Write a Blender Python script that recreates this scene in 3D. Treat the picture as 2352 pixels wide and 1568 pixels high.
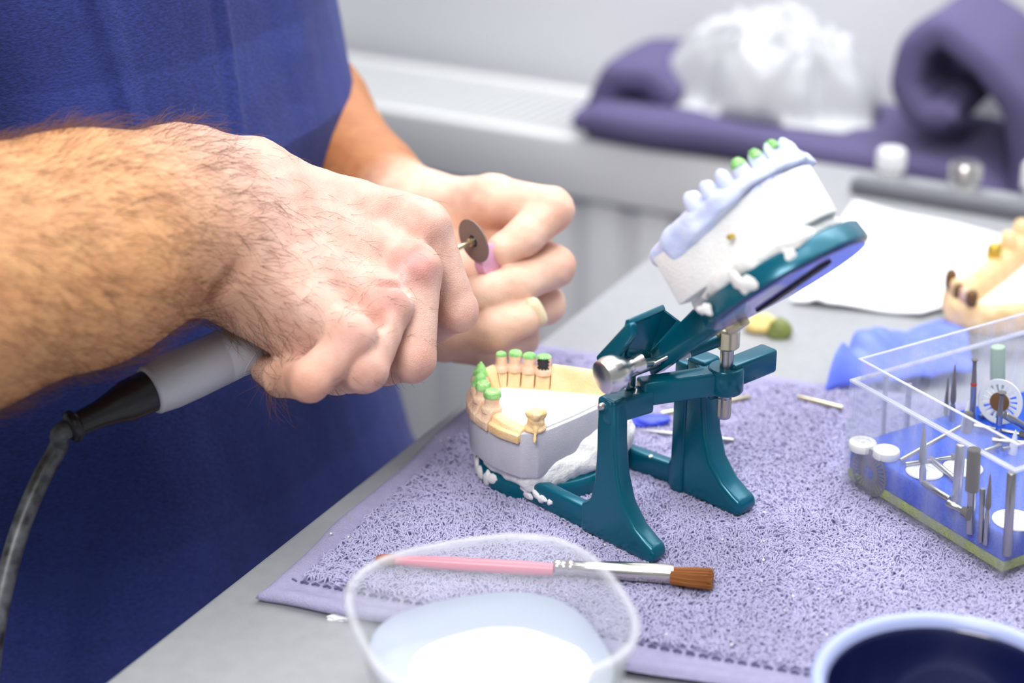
import bpy, bmesh, math, random
import numpy as np
from mathutils import Vector, Matrix, Quaternion

random.seed(7)
rng = np.random.default_rng(7)
SC = bpy.context.scene
COL = SC.collection
for o in list(bpy.data.objects):
    bpy.data.objects.remove(o)

# ---------------------------------------------------------------- camera, world, light
TZ = 0.757                       # height of the towel's upper face above the floor
CH, PITCH, FPX = 0.435, math.radians(24), 4200.0
cam_d = bpy.data.cameras.new('camera')
cam = bpy.data.objects.new('camera', cam_d)
COL.objects.link(cam)
cam.location = (0, 0, TZ + CH)
cam.rotation_euler = (math.pi/2 - PITCH, 0, 0)
cam_d.sensor_width = 36
cam_d.lens = 36*FPX/2352
cam_d.clip_start = 0.02
cam_d.dof.use_dof = True
cam_d.dof.focus_distance = 0.86
cam_d.dof.aperture_fstop = 4.1
cam_d.dof.aperture_blades = 9
SC.camera = cam

w = bpy.data.worlds.new('room_light')
SC.world = w
w.use_nodes = True
w.node_tree.nodes['Background'].inputs[0].default_value = (0.93, 0.96, 1.0, 1)
w.node_tree.nodes['Background'].inputs[1].default_value = 0.26

def area(name, loc, target, size, size_y, power, col=(1, 1, 1)):
    d = bpy.data.lights.new(name, 'AREA')
    d.shape = 'RECTANGLE'; d.size = size; d.size_y = size_y
    d.energy = power; d.color = col
    o = bpy.data.objects.new(name, d); COL.objects.link(o)
    o.location = loc
    o.rotation_euler = (Vector(target) - Vector(loc)).to_track_quat('-Z', 'Y').to_euler()
    return o

area('ceiling_and_fill_light', (0.35, 1.05, TZ+1.35), (0.05, 0.85, TZ), 1.5, 0.9, 10, (1, 0.99, 0.97))
area('ceiling_and_fill_light', (0.05, 1.42, TZ+1.3), (0.02, 1.62, TZ), 1.4, 0.7, 9, (1, 0.99, 0.98))  # added fill brightening the back wall and radiator, no lamp known there
area('window_light', (0.42, 1.55, TZ+0.85), (0.0, 0.75, TZ+0.05), 1.5, 0.8, 13, (0.95, 0.975, 1))
area('bench_lamp', (0.05, 0.55, TZ+1.1), (0.0, 0.8, TZ), 0.4, 0.4, 2.2, (1, 0.98, 0.95))
area('room_light', (-0.35, -0.25, TZ+1.25), (-0.05, 0.8, TZ+0.05), 0.6, 0.5, 15, (1, 0.98, 0.96))

vs = SC.view_settings
vs.view_transform = 'Standard'; vs.look = 'None'; vs.gamma = 1; vs.use_curve_mapping = False
vs.exposure = 0.30
SC.cycles.transparent_max_bounces = 64
SC.display_settings.display_device = 'sRGB'

# ---------------------------------------------------------------- places
def ray(px, py):
    u = (px-1176)/FPX; v = (py-784)/FPX
    return np.array([u, math.cos(PITCH)-v*math.sin(PITCH), -(math.sin(PITCH)+v*math.cos(PITCH))])
def P(px, py, h=0.0):            # point at height h above the towel
    d = ray(px, py); return d*((h-CH)/d[2]) + np.array([0, 0, CH])
def D(px, py, t):                # point at distance t in front of the camera
    return ray(px, py)*t + np.array([0, 0, CH])

# ---------------------------------------------------------------- materials
def lin(h):
    if isinstance(h, str):
        h = h.lstrip('#'); c = [int(h[i:i+2], 16)/255 for i in (0, 2, 4)]
    else:
        c = [x/255 for x in h]
    return tuple((x/12.92 if x <= .04045 else ((x+.055)/1.055)**2.4) for x in c) + (1,)

def mat(name, col, rough=0.5, metal=0.0, bump=0.0, bscale=400, vary=0.0, vscale=60, col2=None, **kw):
    m = bpy.data.materials.new(name); m.use_nodes = True
    nt = m.node_tree; b = nt.nodes['Principled BSDF']
    b.inputs['Base Color'].default_value = lin(col)
    b.inputs['Roughness'].default_value = rough
    b.inputs['Metallic'].default_value = metal
    for k, v in kw.items():
        b.inputs[k].default_value = v
    tc = nt.nodes.new('ShaderNodeTexCoord')
    if vary or col2:
        n = nt.nodes.new('ShaderNodeTexNoise'); n.inputs['Scale'].default_value = vscale
        n.inputs['Detail'].default_value = 5
        nt.links.new(tc.outputs['Object'], n.inputs['Vector'])
        r = nt.nodes.new('ShaderNodeValToRGB')
        c = lin(col)
        if col2:
            r.color_ramp.elements[0].color = c; r.color_ramp.elements[1].color = lin(col2)
            r.color_ramp.elements[0].position = 0.5-vary; r.color_ramp.elements[1].position = 0.5+vary
        else:
            r.color_ramp.elements[0].color = tuple(x*(1-vary) for x in c[:3])+(1,)
            r.color_ramp.elements[1].color = tuple(min(1, x*(1+vary)) for x in c[:3])+(1,)
            r.color_ramp.elements[0].position = .3; r.color_ramp.elements[1].position = .7
        nt.links.new(n.outputs['Fac'], r.inputs['Fac'])
        nt.links.new(r.outputs['Color'], b.inputs['Base Color'])
    if bump:
        n = nt.nodes.new('ShaderNodeTexNoise'); n.inputs['Scale'].default_value = bscale
        n.inputs['Detail'].default_value = 4
        nt.links.new(tc.outputs['Object'], n.inputs['Vector'])
        bp = nt.nodes.new('ShaderNodeBump'); bp.inputs['Strength'].default_value = bump
        bp.inputs['Distance'].default_value = 0.002
        nt.links.new(n.outputs['Fac'], bp.inputs['Height'])
        nt.links.new(bp.outputs['Normal'], b.inputs['Normal'])
    return m

def clear(name, tint=(1, 1, 1), haze=0.08, hazecol=(235, 240, 250), rough=0.08, scratch=0.0, edge=0.55):
    """thin clear plastic: see-through sheet with Fresnel gloss and a little milky haze"""
    m = bpy.data.materials.new(name); m.use_nodes = True
    nt = m.node_tree; nt.nodes.clear()
    out = nt.nodes.new('ShaderNodeOutputMaterial')
    tr = nt.nodes.new('ShaderNodeBsdfTransparent'); tr.inputs[0].default_value = (*tint, 1)
    df = nt.nodes.new('ShaderNodeBsdfDiffuse'); df.inputs[0].default_value = lin(hazecol)
    tl = nt.nodes.new('ShaderNodeBsdfTranslucent'); tl.inputs[0].default_value = lin(hazecol)
    ad = nt.nodes.new('ShaderNodeMixShader'); ad.inputs[0].default_value = .5
    nt.links.new(df.outputs[0], ad.inputs[1]); nt.links.new(tl.outputs[0], ad.inputs[2])
    mx = nt.nodes.new('ShaderNodeMixShader'); mx.inputs[0].default_value = haze
    nt.links.new(tr.outputs[0], mx.inputs[1]); nt.links.new(ad.outputs[0], mx.inputs[2])
    if scratch:
        tc = nt.nodes.new('ShaderNodeTexCoord'); mp = nt.nodes.new('ShaderNodeMapping')
        mp.inputs['Scale'].default_value = (60, 60, 12)
        n = nt.nodes.new('ShaderNodeTexNoise'); n.inputs['Scale'].default_value = 2.5; n.inputs['Detail'].default_value = 8
        nt.links.new(tc.outputs['Object'], mp.inputs[0]); nt.links.new(mp.outputs[0], n.inputs['Vector'])
        r = nt.nodes.new('ShaderNodeMapRange'); r.inputs[1].default_value = .35; r.inputs[2].default_value = .75
        r.inputs[3].default_value = haze*.4; r.inputs[4].default_value = haze+scratch
        nt.links.new(n.outputs['Fac'], r.inputs[0]); nt.links.new(r.outputs[0], mx.inputs[0])
    gl = nt.nodes.new('ShaderNodeBsdfGlossy'); gl.inputs['Roughness'].default_value = rough
    fr = nt.nodes.new('ShaderNodeLayerWeight')
    pw_ = nt.nodes.new('ShaderNodeMath'); pw_.operation = 'POWER'; pw_.inputs[1].default_value = 4
    nt.links.new(fr.outputs['Facing'], pw_.inputs[0])
    ma_ = nt.nodes.new('ShaderNodeMath'); ma_.operation = 'MULTIPLY_ADD'; ma_.inputs[1].default_value = edge; ma_.inputs[2].default_value = .03
    nt.links.new(pw_.outputs[0], ma_.inputs[0])
    m2 = nt.nodes.new('ShaderNodeMixShader')
    nt.links.new(ma_.outputs[0], m2.inputs[0])
    nt.links.new(mx.outputs[0], m2.inputs[1]); nt.links.new(gl.outputs[0], m2.inputs[2])
    nt.links.new(m2.outputs[0], out.inputs[0])
    return m

M = {}
M['table'] = mat('table_laminate', (158, 161, 165), .42, bump=.12, bscale=900, vary=.05, vscale=120)
M['towel'] = mat('towel_cloth', (166, 163, 198), .95, bump=.6, bscale=1200, vary=.06, vscale=200)
M['terry'] = mat('terry_loop', (176, 173, 206), .95, vary=.08, vscale=30)
M['towel_dark'] = mat('folded_towel_cloth', (98, 91, 132), .95, bump=.8, bscale=500)
M['teal'] = mat('teal_paint', (0, 92, 114), .25, metal=.25, bump=.03, bscale=2500, **{'Coat Weight': .15, 'Coat Roughness': .1, 'Specular IOR Level': .35})
M['reflect_face'] = mat('plate_underside_reflection', (58, 70, 172), .3, metal=.2, col2=(110, 104, 160), vary=.12, vscale=60, **{'Coat Weight': .4})  # towel's lavender reflection painted into the blue of the plate face
M['dark'] = mat('dark_gap', (30, 28, 38), .6)
M['chrome'] = mat('chrome', (232, 230, 226), .26, metal=1)
M['steel'] = mat('steel', (176, 176, 176), .3, metal=1)
M['brass'] = mat('pale_brass', (214, 204, 172), .3, metal=1)
M['grit'] = mat('diamond_grit', (160, 158, 158), .6, metal=.35, bump=1, bscale=6000)
M['plaster'] = mat('white_plaster', (236, 236, 236), .85, bump=.35, bscale=700, vary=.03, vscale=150)
M['stone_grey'] = mat('grey_die_stone', (190, 190, 200), .8, bump=.2, bscale=1500, vary=.05, vscale=120)
M['tan'] = mat('tan_die_stone', (232, 190, 130), .6, bump=.25, bscale=900, col2=(240, 212, 168), vary=.25, vscale=90)
M['pinkstone'] = mat('pink_die_stone', (226, 186, 160), .6, bump=.3, bscale=900, col2=(238, 208, 176), vary=.2, vscale=160)
M['green'] = mat('green_spacer', (112, 176, 96), .5, bump=.2, bscale=900, col2=(166, 222, 142), vary=.15, vscale=250)
M['black_ink'] = mat('black_ink', (28, 28, 34), .6)
M['blueplaster'] = mat('pale_blue_plaster', (188, 202, 246), .7, bump=.2, bscale=600, col2=(222, 228, 248), vary=.2, vscale=90)
M['grey_grip'] = mat('grey_grip', (180, 183, 192), .27, bump=.04, bscale=3000)
M['black_rubber'] = mat('black_rubber', (24, 24, 28), .35)
M['cord'] = mat('dusty_cord', (30, 32, 38), .4, col2=(92, 95, 100), vary=.16, vscale=140)
M['disc'] = mat('cutting_disc', (140, 122, 114), .6, bump=.4, bscale=4000)
M['pink'] = mat('pink_silicone', (226, 170, 200), .5)
M['brush_pink'] = mat('pink_paint', (238, 116, 138), .3)
M['brush_wood'] = mat('bare_wood', (160, 84, 44), .6)
M['ferrule'] = mat('ferrule', (222, 216, 204), .2, metal=1)
M['bristle'] = mat('bristle', (150, 92, 40), .6)
M['bristle2'] = mat('bristle_root', (96, 56, 30), .7)
M['white_enamel'] = mat('white_enamel', (226, 228, 230), .35)
M['wall'] = mat('wall_paint', (226, 228, 233), .9)
M['floor'] = mat('floor_vinyl', (150, 150, 152), .6)
M['paper'] = mat('white_paper_towel', (246, 248, 252), .9, bump=.5, bscale=500)
M['bluewrap'] = mat('blue_wrap', (104, 126, 240), .45, bump=.3, bscale=120, **{'Transmission Weight': .0, 'Alpha': 1.0})
M['foam_blue'] = mat('blue_foam', (48, 104, 250), .95, bump=1, bscale=1500, vary=.12, vscale=500)
M['foam_green'] = mat('green_foam', (196, 212, 96), .95, bump=1, bscale=1200, vary=.12, vscale=400)
M['white_wheel'] = mat('white_wheel', (238, 238, 232), .7)
M['mint'] = mat('mint_stone', (168, 190, 176), .8, bump=.5, bscale=3000)
M['whitestone'] = mat('white_stone', (216, 220, 224), .8)
M['red'] = mat('red_band', (196, 62, 24), .4)
M['blue'] = mat('blue_band', (30, 96, 214), .4)
M['wax_blue'] = mat('blue_wax', (64, 84, 226), .5)
M['wax_yellow'] = mat('yellow_wax', (232, 206, 130), .5)
M['wax_olive'] = mat('olive_wax', (96, 108, 56), .5, col2=(128, 138, 70), vary=.2)
M['gold'] = mat('gold_alloy', (200, 170, 70), .35, metal=.5)
M['brown_alloy'] = mat('brown_wax', (110, 78, 38), .4)
M['bowl_lip'] = mat('lip_highlight_blue', (166, 178, 224), .3)  # highlight on the lip painted as a paler blue than the bowl
M['bowl'] = mat('blue_rubber', (12, 19, 66), .25, **{'Coat Weight': .5})
M['box'] = clear('clear_box_plastic', haze=.15, scratch=.20, hazecol=(228, 232, 248))
M['cup'] = clear('clear_cup_plastic', haze=.2, hazecol=(240, 244, 250), edge=.5)
M['liquid'] = mat('milky_liquid', (248, 250, 252), .15)
M['film'] = mat('white_plastic_film', (200, 203, 208), .35)
M['nail'] = mat('fingernail', (224, 206, 170), .35)
M['hair'] = mat('arm_hair', (100, 60, 34), .5)
M['cream'] = mat('cream_plaster', (226, 216, 192), .8)
M['darkstrip'] = mat('gap_shade_grey', (104, 106, 114), .7)

def skin_mat():
    m = bpy.data.materials.new('skin'); m.use_nodes = True
    nt = m.node_tree; b = nt.nodes['Principled BSDF']
    at = nt.nodes.new('ShaderNodeVertexColor'); at.layer_name = 'tone'
    tc = nt.nodes.new('ShaderNodeTexCoord')
    n = nt.nodes.new('ShaderNodeTexNoise'); n.inputs['Scale'].default_value = 75; n.inputs['Detail'].default_value = 6
    nt.links.new(tc.outputs['Object'], n.inputs['Vector'])
    r = nt.nodes.new('ShaderNodeValToRGB')
    r.color_ramp.elements[0].color = (.90, .80, .76, 1); r.color_ramp.elements[0].position = .32
    r.color_ramp.elements[1].color = (1.04, 1.04, 1.02, 1); r.color_ramp.elements[1].position = .68
    nt.links.new(n.outputs['Fac'], r.inputs['Fac'])
    mx = nt.nodes.new('ShaderNodeMix'); mx.data_type = 'RGBA'; mx.blend_type = 'MULTIPLY'; mx.inputs['Factor'].default_value = 1
    nt.links.new(at.outputs['Color'], mx.inputs['A']); nt.links.new(r.outputs['Color'], mx.inputs['B'])
    nt.links.new(mx.outputs['Result'], b.inputs['Base Color'])
    b.inputs['Roughness'].default_value = .5
    b.inputs['Subsurface Weight'].default_value = .12
    b.inputs['Subsurface Radius'].default_value = (1, .35, .18)
    b.inputs['Subsurface Scale'].default_value = .004
    # skin grain: fine cells plus creases
    v = nt.nodes.new('ShaderNodeTexVoronoi'); v.feature = 'DISTANCE_TO_EDGE'; v.inputs['Scale'].default_value = 1150
    n2 = nt.nodes.new('ShaderNodeTexNoise'); n2.inputs['Scale'].default_value = 190; n2.inputs['Detail'].default_value = 5
    mp = nt.nodes.new('ShaderNodeMapping'); mp.inputs['Scale'].default_value = (1, 1.6, .7)
    nt.links.new(tc.outputs['Object'], mp.inputs[0]); nt.links.new(mp.outputs[0], v.inputs['Vector'])
    nt.links.new(tc.outputs['Object'], n2.inputs['Vector'])
    mr = nt.nodes.new('ShaderNodeMapRange'); mr.inputs[2].default_value = .25
    nt.links.new(v.outputs['Distance'], mr.inputs[0])
    ma = nt.nodes.new('ShaderNodeMath'); ma.operation = 'MULTIPLY_ADD'; ma.inputs[1].default_value = 1.6
    nt.links.new(n2.outputs['Fac'], ma.inputs[0]); nt.links.new(mr.outputs[0], ma.inputs[2])
    bp = nt.nodes.new('ShaderNodeBump'); bp.inputs['Strength'].default_value = .30; bp.inputs['Distance'].default_value = .0007
    nt.links.new(ma.outputs[0], bp.inputs['Height']); nt.links.new(bp.outputs['Normal'], b.inputs['Normal'])
    return m
M['skin'] = skin_mat()

def cloth_mat(name, col, col2):
    m = bpy.data.materials.new(name); m.use_nodes = True
    nt = m.node_tree; b = nt.nodes['Principled BSDF']
    tc = nt.nodes.new('ShaderNodeTexCoord')
    mp = nt.nodes.new('ShaderNodeMapping'); mp.inputs['Scale'].default_value = (1, 1, 2.2)
    nt.links.new(tc.outputs['Object'], mp.inputs[0])
    n = nt.nodes.new('ShaderNodeTexNoise'); n.inputs['Scale'].default_value = 420; n.inputs['Detail'].default_value = 6
    n3 = nt.nodes.new('ShaderNodeTexNoise'); n3.inputs['Scale'].default_value = 14; n3.inputs['Detail'].default_value = 4
    nt.links.new(mp.outputs[0], n.inputs['Vector']); nt.links.new(tc.outputs['Object'], n3.inputs['Vector'])
    ad = nt.nodes.new('ShaderNodeMath'); ad.operation = 'MULTIPLY_ADD'; ad.inputs[1].default_value = .7
    nt.links.new(n3.outputs['Fac'], ad.inputs[0]); nt.links.new(n.outputs['Fac'], ad.inputs[2])
    r = nt.nodes.new('ShaderNodeValToRGB')
    r.color_ramp.elements[0].color = lin(col2); r.color_ramp.elements[0].position = .62
    r.color_ramp.elements[1].color = lin(col); r.color_ramp.elements[1].position = 1.0
    nt.links.new(ad.outputs[0], r.inputs['Fac']); nt.links.new(r.outputs['Color'], b.inputs['Base Color'])
    b.inputs['Roughness'].default_value = .9
    b.inputs['Sheen Weight'].default_value = .04
    bp = nt.nodes.new('ShaderNodeBump'); bp.inputs['Strength'].default_value = .5; bp.inputs['Distance'].default_value = .001
    nt.links.new(n.outputs['Fac'], bp.inputs['Height']); nt.links.new(bp.outputs['Normal'], b.inputs['Normal'])
    return m
M['apron'] = cloth_mat('blue_apron_cloth', (42, 58, 132), (26, 39, 100))
M['trousers'] = cloth_mat('navy_cloth', (24, 31, 72), (16, 21, 54))

# ---------------------------------------------------------------- object helpers
LOC = {}
def tag(o, label=None, cat=None, group=None, kind=None):
    if label: o['label'] = label
    if cat: o['category'] = cat
    if group: o['group'] = group
    if kind: o['kind'] = kind
    return o

def thing(name, label, cat, at, group=None):
    o = bpy.data.objects.new(name, None); COL.objects.link(o)
    o.empty_display_size = .01
    o.location = (at[0], at[1], at[2]+TZ)
    LOC[o.name] = Vector(o.location)
    return tag(o, label, cat, group)

def wloc(o):
    v = Vector((0, 0, 0))
    while o is not None:
        v = v + Vector(o.location); o = o.parent
    return v

def link_mesh(name, me, m, parent=None, smooth=True, local=False, origin=None):
    """me is in place coordinates (heights above the towel) unless local."""
    o = bpy.data.objects.new(name, me); COL.objects.link(o)
    if not local:
        off = Vector((0, 0, TZ))
        if parent is not None:
            off = off - wloc(parent)
        elif origin is not None:
            o.location = (origin[0], origin[1], origin[2]+TZ)
            off = -Vector(origin)
        me.transform(Matrix.Translation(off))
    if parent is not None:
        o.parent = parent
    if m is not None:
        me.materials.append(m)
    if smooth:
        me.shade_smooth()
    me.update()
    return o

def from_np(name, V, F):
    me = bpy.data.meshes.new(name)
    me.from_pydata([tuple(v) for v in V], [], [tuple(int(i) for i in f) for f in F])
    me.update()
    return me

def from_quads(name, V, Q):
    me = bpy.data.meshes.new(name)
    V = np.asarray(V, np.float32); Q = np.asarray(Q, np.int32)
    me.vertices.add(len(V)); me.vertices.foreach_set('co', V.ravel())
    me.loops.add(Q.size); me.loops.foreach_set('vertex_index', Q.ravel())
    me.polygons.add(len(Q)); me.polygons.foreach_set('loop_start', np.arange(0, Q.size, 4, dtype=np.int32))
    me.update(calc_edges=True); me.validate()
    return me

def frame(axis, up=(0, 0, 1)):
    z = np.array(axis, float); z /= np.linalg.norm(z)
    u = np.array(up, float)
    if abs(z @ u) > .99*np.linalg.norm(u): u = np.array([1., 0, 0])
    x = np.cross(u, z); x /= np.linalg.norm(x)
    y = np.cross(z, x)
    return x, y, z

class MB:
    def __init__(s): s.V = []; s.F = []
    def add(s, V, F):
        n = len(s.V); s.V += [tuple(map(float, v)) for v in V]; s.F += [tuple(int(i)+n for i in f) for f in F]; return s
    def lathe(s, p0, axis, prof, n=28, sx=1, sy=1, up=(0, 0, 1), caps=True):
        """prof: list of (distance along axis, radius); ends closed when radius > 0"""
        x, y, z = frame(axis, up); p0 = np.array(p0, float); V = []; F = []
        for (t, r) in prof:
            r = max(r, 1e-6)
            for k in range(n):
                a = 2*math.pi*k/n
                V.append(p0 + z*t + x*(r*sx*math.cos(a)) + y*(r*sy*math.sin(a)))
        for i in range(len(prof)-1):
            for k in range(n):
                k2 = (k+1) % n
                F.append((i*n+k, i*n+k2, (i+1)*n+k2, (i+1)*n+k))
        if caps: F.append(tuple(range(n-1, -1, -1))); F.append(tuple((len(prof)-1)*n+k for k in range(n)))
        return s.add(V, F)
    def cyl(s, a, b, r, r2=None, n=20):
        a = np.array(a, float); b = np.array(b, float); L = np.linalg.norm(b-a)
        return s.lathe(a, b-a, [(0, r), (L, r if r2 is None else r2)], n)
    def tube(s, pts, rad, n=12):
        pts = np.array(pts, float); m = len(pts)
        rad = [rad]*m if np.isscalar(rad) else rad
        T = np.gradient(pts, axis=0); x = None; V = []; F = []
        for i in range(m):
            t = T[i]/np.linalg.norm(T[i])
            if x is None: x, y, _ = frame(t)
            x = x - t*(x@t); x /= np.linalg.norm(x); y = np.cross(t, x)
            for k in range(n):
                a = 2*math.pi*k/n; V.append(pts[i]+rad[i]*(x*math.cos(a)+y*math.sin(a)))
        for i in range(m-1):
            for k in range(n):
                k2 = (k+1) % n; F.append((i*n+k, i*n+k2, (i+1)*n+k2, (i+1)*n+k))
        F.append(tuple(range(n-1, -1, -1))); F.append(tuple((m-1)*n+k for k in range(n)))
        return s.add(V, F)
    def prism(s, outline, d0, d1, X, Y, Z, o):
        """outline in (X, Y) plane, extruded from d0 to d1 along Z, origin o"""
        X, Y, Z, o = (np.array(q, float) for q in (X, Y, Z, o)); n = len(outline)
        V = [o+X*p[0]+Y*p[1]+Z*d0 for p in outline] + [o+X*p[0]+Y*p[1]+Z*d1 for p in outline]
        F = [tuple(range(n-1, -1, -1)), tuple(range(n, 2*n))]
        F += [(i, (i+1) % n, n+(i+1) % n, n+i) for i in range(n)]
        return s.add(V, F)
    def box(s, c, hx, hy, hz, X=(1, 0, 0), Y=(0, 1, 0), Z=(0, 0, 1)):
        return s.prism([(-hx, -hy), (hx, -hy), (hx, hy), (-hx, hy)], -hz, hz, X, Y, Z, c)
    def build(s, name, m, parent=None, smooth=True, bevel=0, seg=3, sub=0, local=False, origin=None, angle=40):
        me = bpy.data.meshes.new(name); me.from_pydata(s.V, [], s.F); me.update()
        bm = bmesh.new(); bm.from_mesh(me); bmesh.ops.recalc_face_normals(bm, faces=bm.faces)
        if bevel:
            es = [e for e in bm.edges if len(e.link_faces) == 2 and e.calc_face_angle(0) > math.radians(25)]
            bmesh.ops.bevel(bm, geom=es, offset=bevel, segments=seg, profile=.5, affect='EDGES', clamp_overlap=True)
        bm.to_mesh(me); bm.free()
        o = link_mesh(name, me, m, parent, smooth, local, origin)
        if smooth:
            me.set_sharp_from_angle(angle=math.radians(angle))
        if sub:
            md = o.modifiers.new('sub', 'SUBSURF'); md.levels = sub; md.render_levels = sub
        return o

# ---------------------------------------------------------------- implicit surfaces
def rc(p, a, b, r1, r2):
    a = np.asarray(a, np.float32); b = np.asarray(b, np.float32); ab = b-a
    t = np.clip(((p-a)@ab)/(ab@ab), 0, 1)
    d = p-a-t[:, None]*ab
    return np.sqrt((d*d).sum(1)) - (r1+t*(r2-r1))
def ell(p, c, R, ax=None):
    q = p-np.asarray(c, np.float32)
    if ax is not None: q = q@np.asarray(ax, np.float32).T
    R = np.asarray(R, np.float32)
    k0 = np.sqrt(((q/R)**2).sum(1)); k1 = np.sqrt(((q/(R*R))**2).sum(1))+1e-9
    return k0*(k0-1)/k1
def smin(a, b, k):
    h = np.maximum(k-np.abs(a-b), 0)/k
    return np.minimum(a, b)-h*h*k*.25
def smax(a, b, k): return -smin(-a, -b, k)

def nets(f, lo, hi, h, B=8):
    lo = np.array(lo, float); hi = np.array(hi, float)
    nb = np.ceil((hi-lo)/(h*B)).astype(int)
    g = [lo[i]+(np.arange(nb[i])*B+(B-1)/2)*h for i in range(3)]
    C = np.stack(np.meshgrid(*g, indexing='ij'), -1).reshape(-1, 3).astype(np.float32)
    cv = f(C); act = np.abs(cv) < B*h*.87*1.25+h
    F = np.repeat(np.repeat(np.repeat(cv.reshape(nb), B, 0), B, 1), B, 2).astype(np.float32)
    k = np.arange(B)-(B-1)/2
    off = (np.stack(np.meshgrid(k, k, k, indexing='ij'), -1).reshape(-1, 3)*h).astype(np.float32)
    ai = np.nonzero(act)[0]; bi = np.stack(np.unravel_index(ai, nb), 1)
    for s in range(0, len(ai), 600):
        pts = (C[ai[s:s+600], None]+off[None]).reshape(-1, 3)
        vals = f(pts).reshape(-1, B, B, B)
        for j, (x, y, z) in enumerate(bi[s:s+600]):
            F[x*B:(x+1)*B, y*B:(y+1)*B, z*B:(z+1)*B] = vals[j]
    S = F < 0
    n = np.array(F.shape)
    cnt = np.zeros(n-1, np.int8)
    cs = [(i, j, l) for i in (0, 1) for j in (0, 1) for l in (0, 1)]
    def sl(c): return tuple(slice(c[q], n[q]-1+c[q]) for q in range(3))
    for c in cs: cnt += S[sl(c)]
    cells = np.stack(np.nonzero((cnt > 0) & (cnt < 8)), 1)
    idx = -np.ones(n-1, np.int64); idx[tuple(cells.T)] = np.arange(len(cells))
    acc = np.zeros((len(cells), 3)); num = np.zeros(len(cells))
    for c in cs:
        for q in range(3):
            if c[q] == 0:
                d = list(c); d[q] = 1
                va = F[tuple((cells+c).T)]; vb = F[tuple((cells+d).T)]
                cr = (va < 0) != (vb < 0)
                t = np.where(cr, va/np.where(cr, va-vb, 1), 0)
                pos = np.tile(np.array(c, float), (len(cells), 1)); pos[:, q] = t
                acc += pos*cr[:, None]; num += cr
    V = (cells+acc/num[:, None])*h+lo
    Q = []
    for q in range(3):
        a, b = [(1, 2), (2, 0), (0, 1)][q]
        s0 = [slice(1, n[i]-1) for i in range(3)]; s0[q] = slice(0, n[q]-1)
        s1 = list(s0); s1[q] = slice(1, n[q])
        A = S[tuple(s0)]; Bv = S[tuple(s1)]
        e = np.stack(np.nonzero(A != Bv), 1)
        base = e+np.array([1 if i != q else 0 for i in range(3)])
        ua = np.zeros(3, int); ua[a] = 1; ub = np.zeros(3, int); ub[b] = 1
        quad = np.stack([idx[tuple((base-ua-ub).T)], idx[tuple((base-ub).T)], idx[tuple(base.T)], idx[tuple((base-ua).T)]], 1)
        fl = A[tuple(e.T)]
        quad[~fl] = quad[~fl][:, ::-1]
        Q.append(quad)
    Q = np.concatenate(Q)
    Q = Q[(Q >= 0).all(1)]
    return V, Q

def lump(p, s, seed=0):
    """cheap smooth noise in about -1..1 from a few sine waves"""
    r = np.random.default_rng(seed); out = np.zeros(len(p))
    for i in range(7):
        k = r.normal(size=3); k *= (1+.45*i)*s/np.linalg.norm(k)
        out += np.sin(p@k+r.uniform(0, 6.28))/(1+.45*i)
    return out/2.6

def hair_curves(name, pts, rad, m, parent=None, n=None):
    """pts: (curves, points, 3) in place coordinates"""
    k, n, _ = pts.shape
    hc = bpy.data.hair_curves.new(name); hc.add_curves([n]*k)
    o = bpy.data.objects.new(name, hc); COL.objects.link(o)
    off = np.array([0, 0, TZ])
    if parent is not None:
        off = off-np.array(wloc(parent)); o.parent = parent
    hc.attributes['position'].data.foreach_set('vector', (pts+off).astype(np.float32).ravel())
    ra = hc.attributes.get('radius') or hc.attributes.new('radius', 'FLOAT', 'POINT')
    ra.data.foreach_set('value', np.asarray(rad, np.float32).ravel())
    hc.materials.append(m)
    return o

# ---------------------------------------------------------------- the setting and the bench
B0 = np.array([-.1725, .6413, -.007]); E1 = np.array([.4711, .8821, 0]); E2 = np.array([.8821, -.4711, 0]); EZ = np.array([0, 0, 1.])
def T(u, t, z=0): return np.array([B0[0], B0[1], 0])+E2*u+E1*t+EZ*z      # u across the bench, t along it, z above the towel

mb = MB().prism([(-3, -2), (3, -2), (3, 1.07), (-3, 1.07)], -TZ-.05, -TZ, E2, E1, EZ, [B0[0], B0[1], 0])
tag(mb.build('floor', M['floor'], smooth=False), kind='structure')
mb = MB().prism([(-3, 1.07), (3, 1.07), (3, 1.17), (-3, 1.17)], -TZ, 1.6, E2, E1, EZ, [B0[0], B0[1], 0])
tag(mb.build('wall_back', M['wall'], smooth=False), kind='structure')

bench = thing('workbench', 'long pale grey laminate workbench under the lavender towel', 'workbench', T(.5, .2, -TZ))
MB().prism([(0, -.45), (1.1, -.45), (1.1, .80), (0, .80)], -.04, -.007, E2, E1, EZ, [B0[0], B0[1], 0]).build('worktop', M['table'], bench, bevel=.004)
for u, t in ((.06, -.4), (.06, .75), (1.04, -.4), (1.04, .75)):
    MB().box(T(u, t, (-TZ-.04)/2), .02, .02, (TZ-.04)/2, E2, E1).build('leg', M['table'], bench, bevel=.002)

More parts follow.
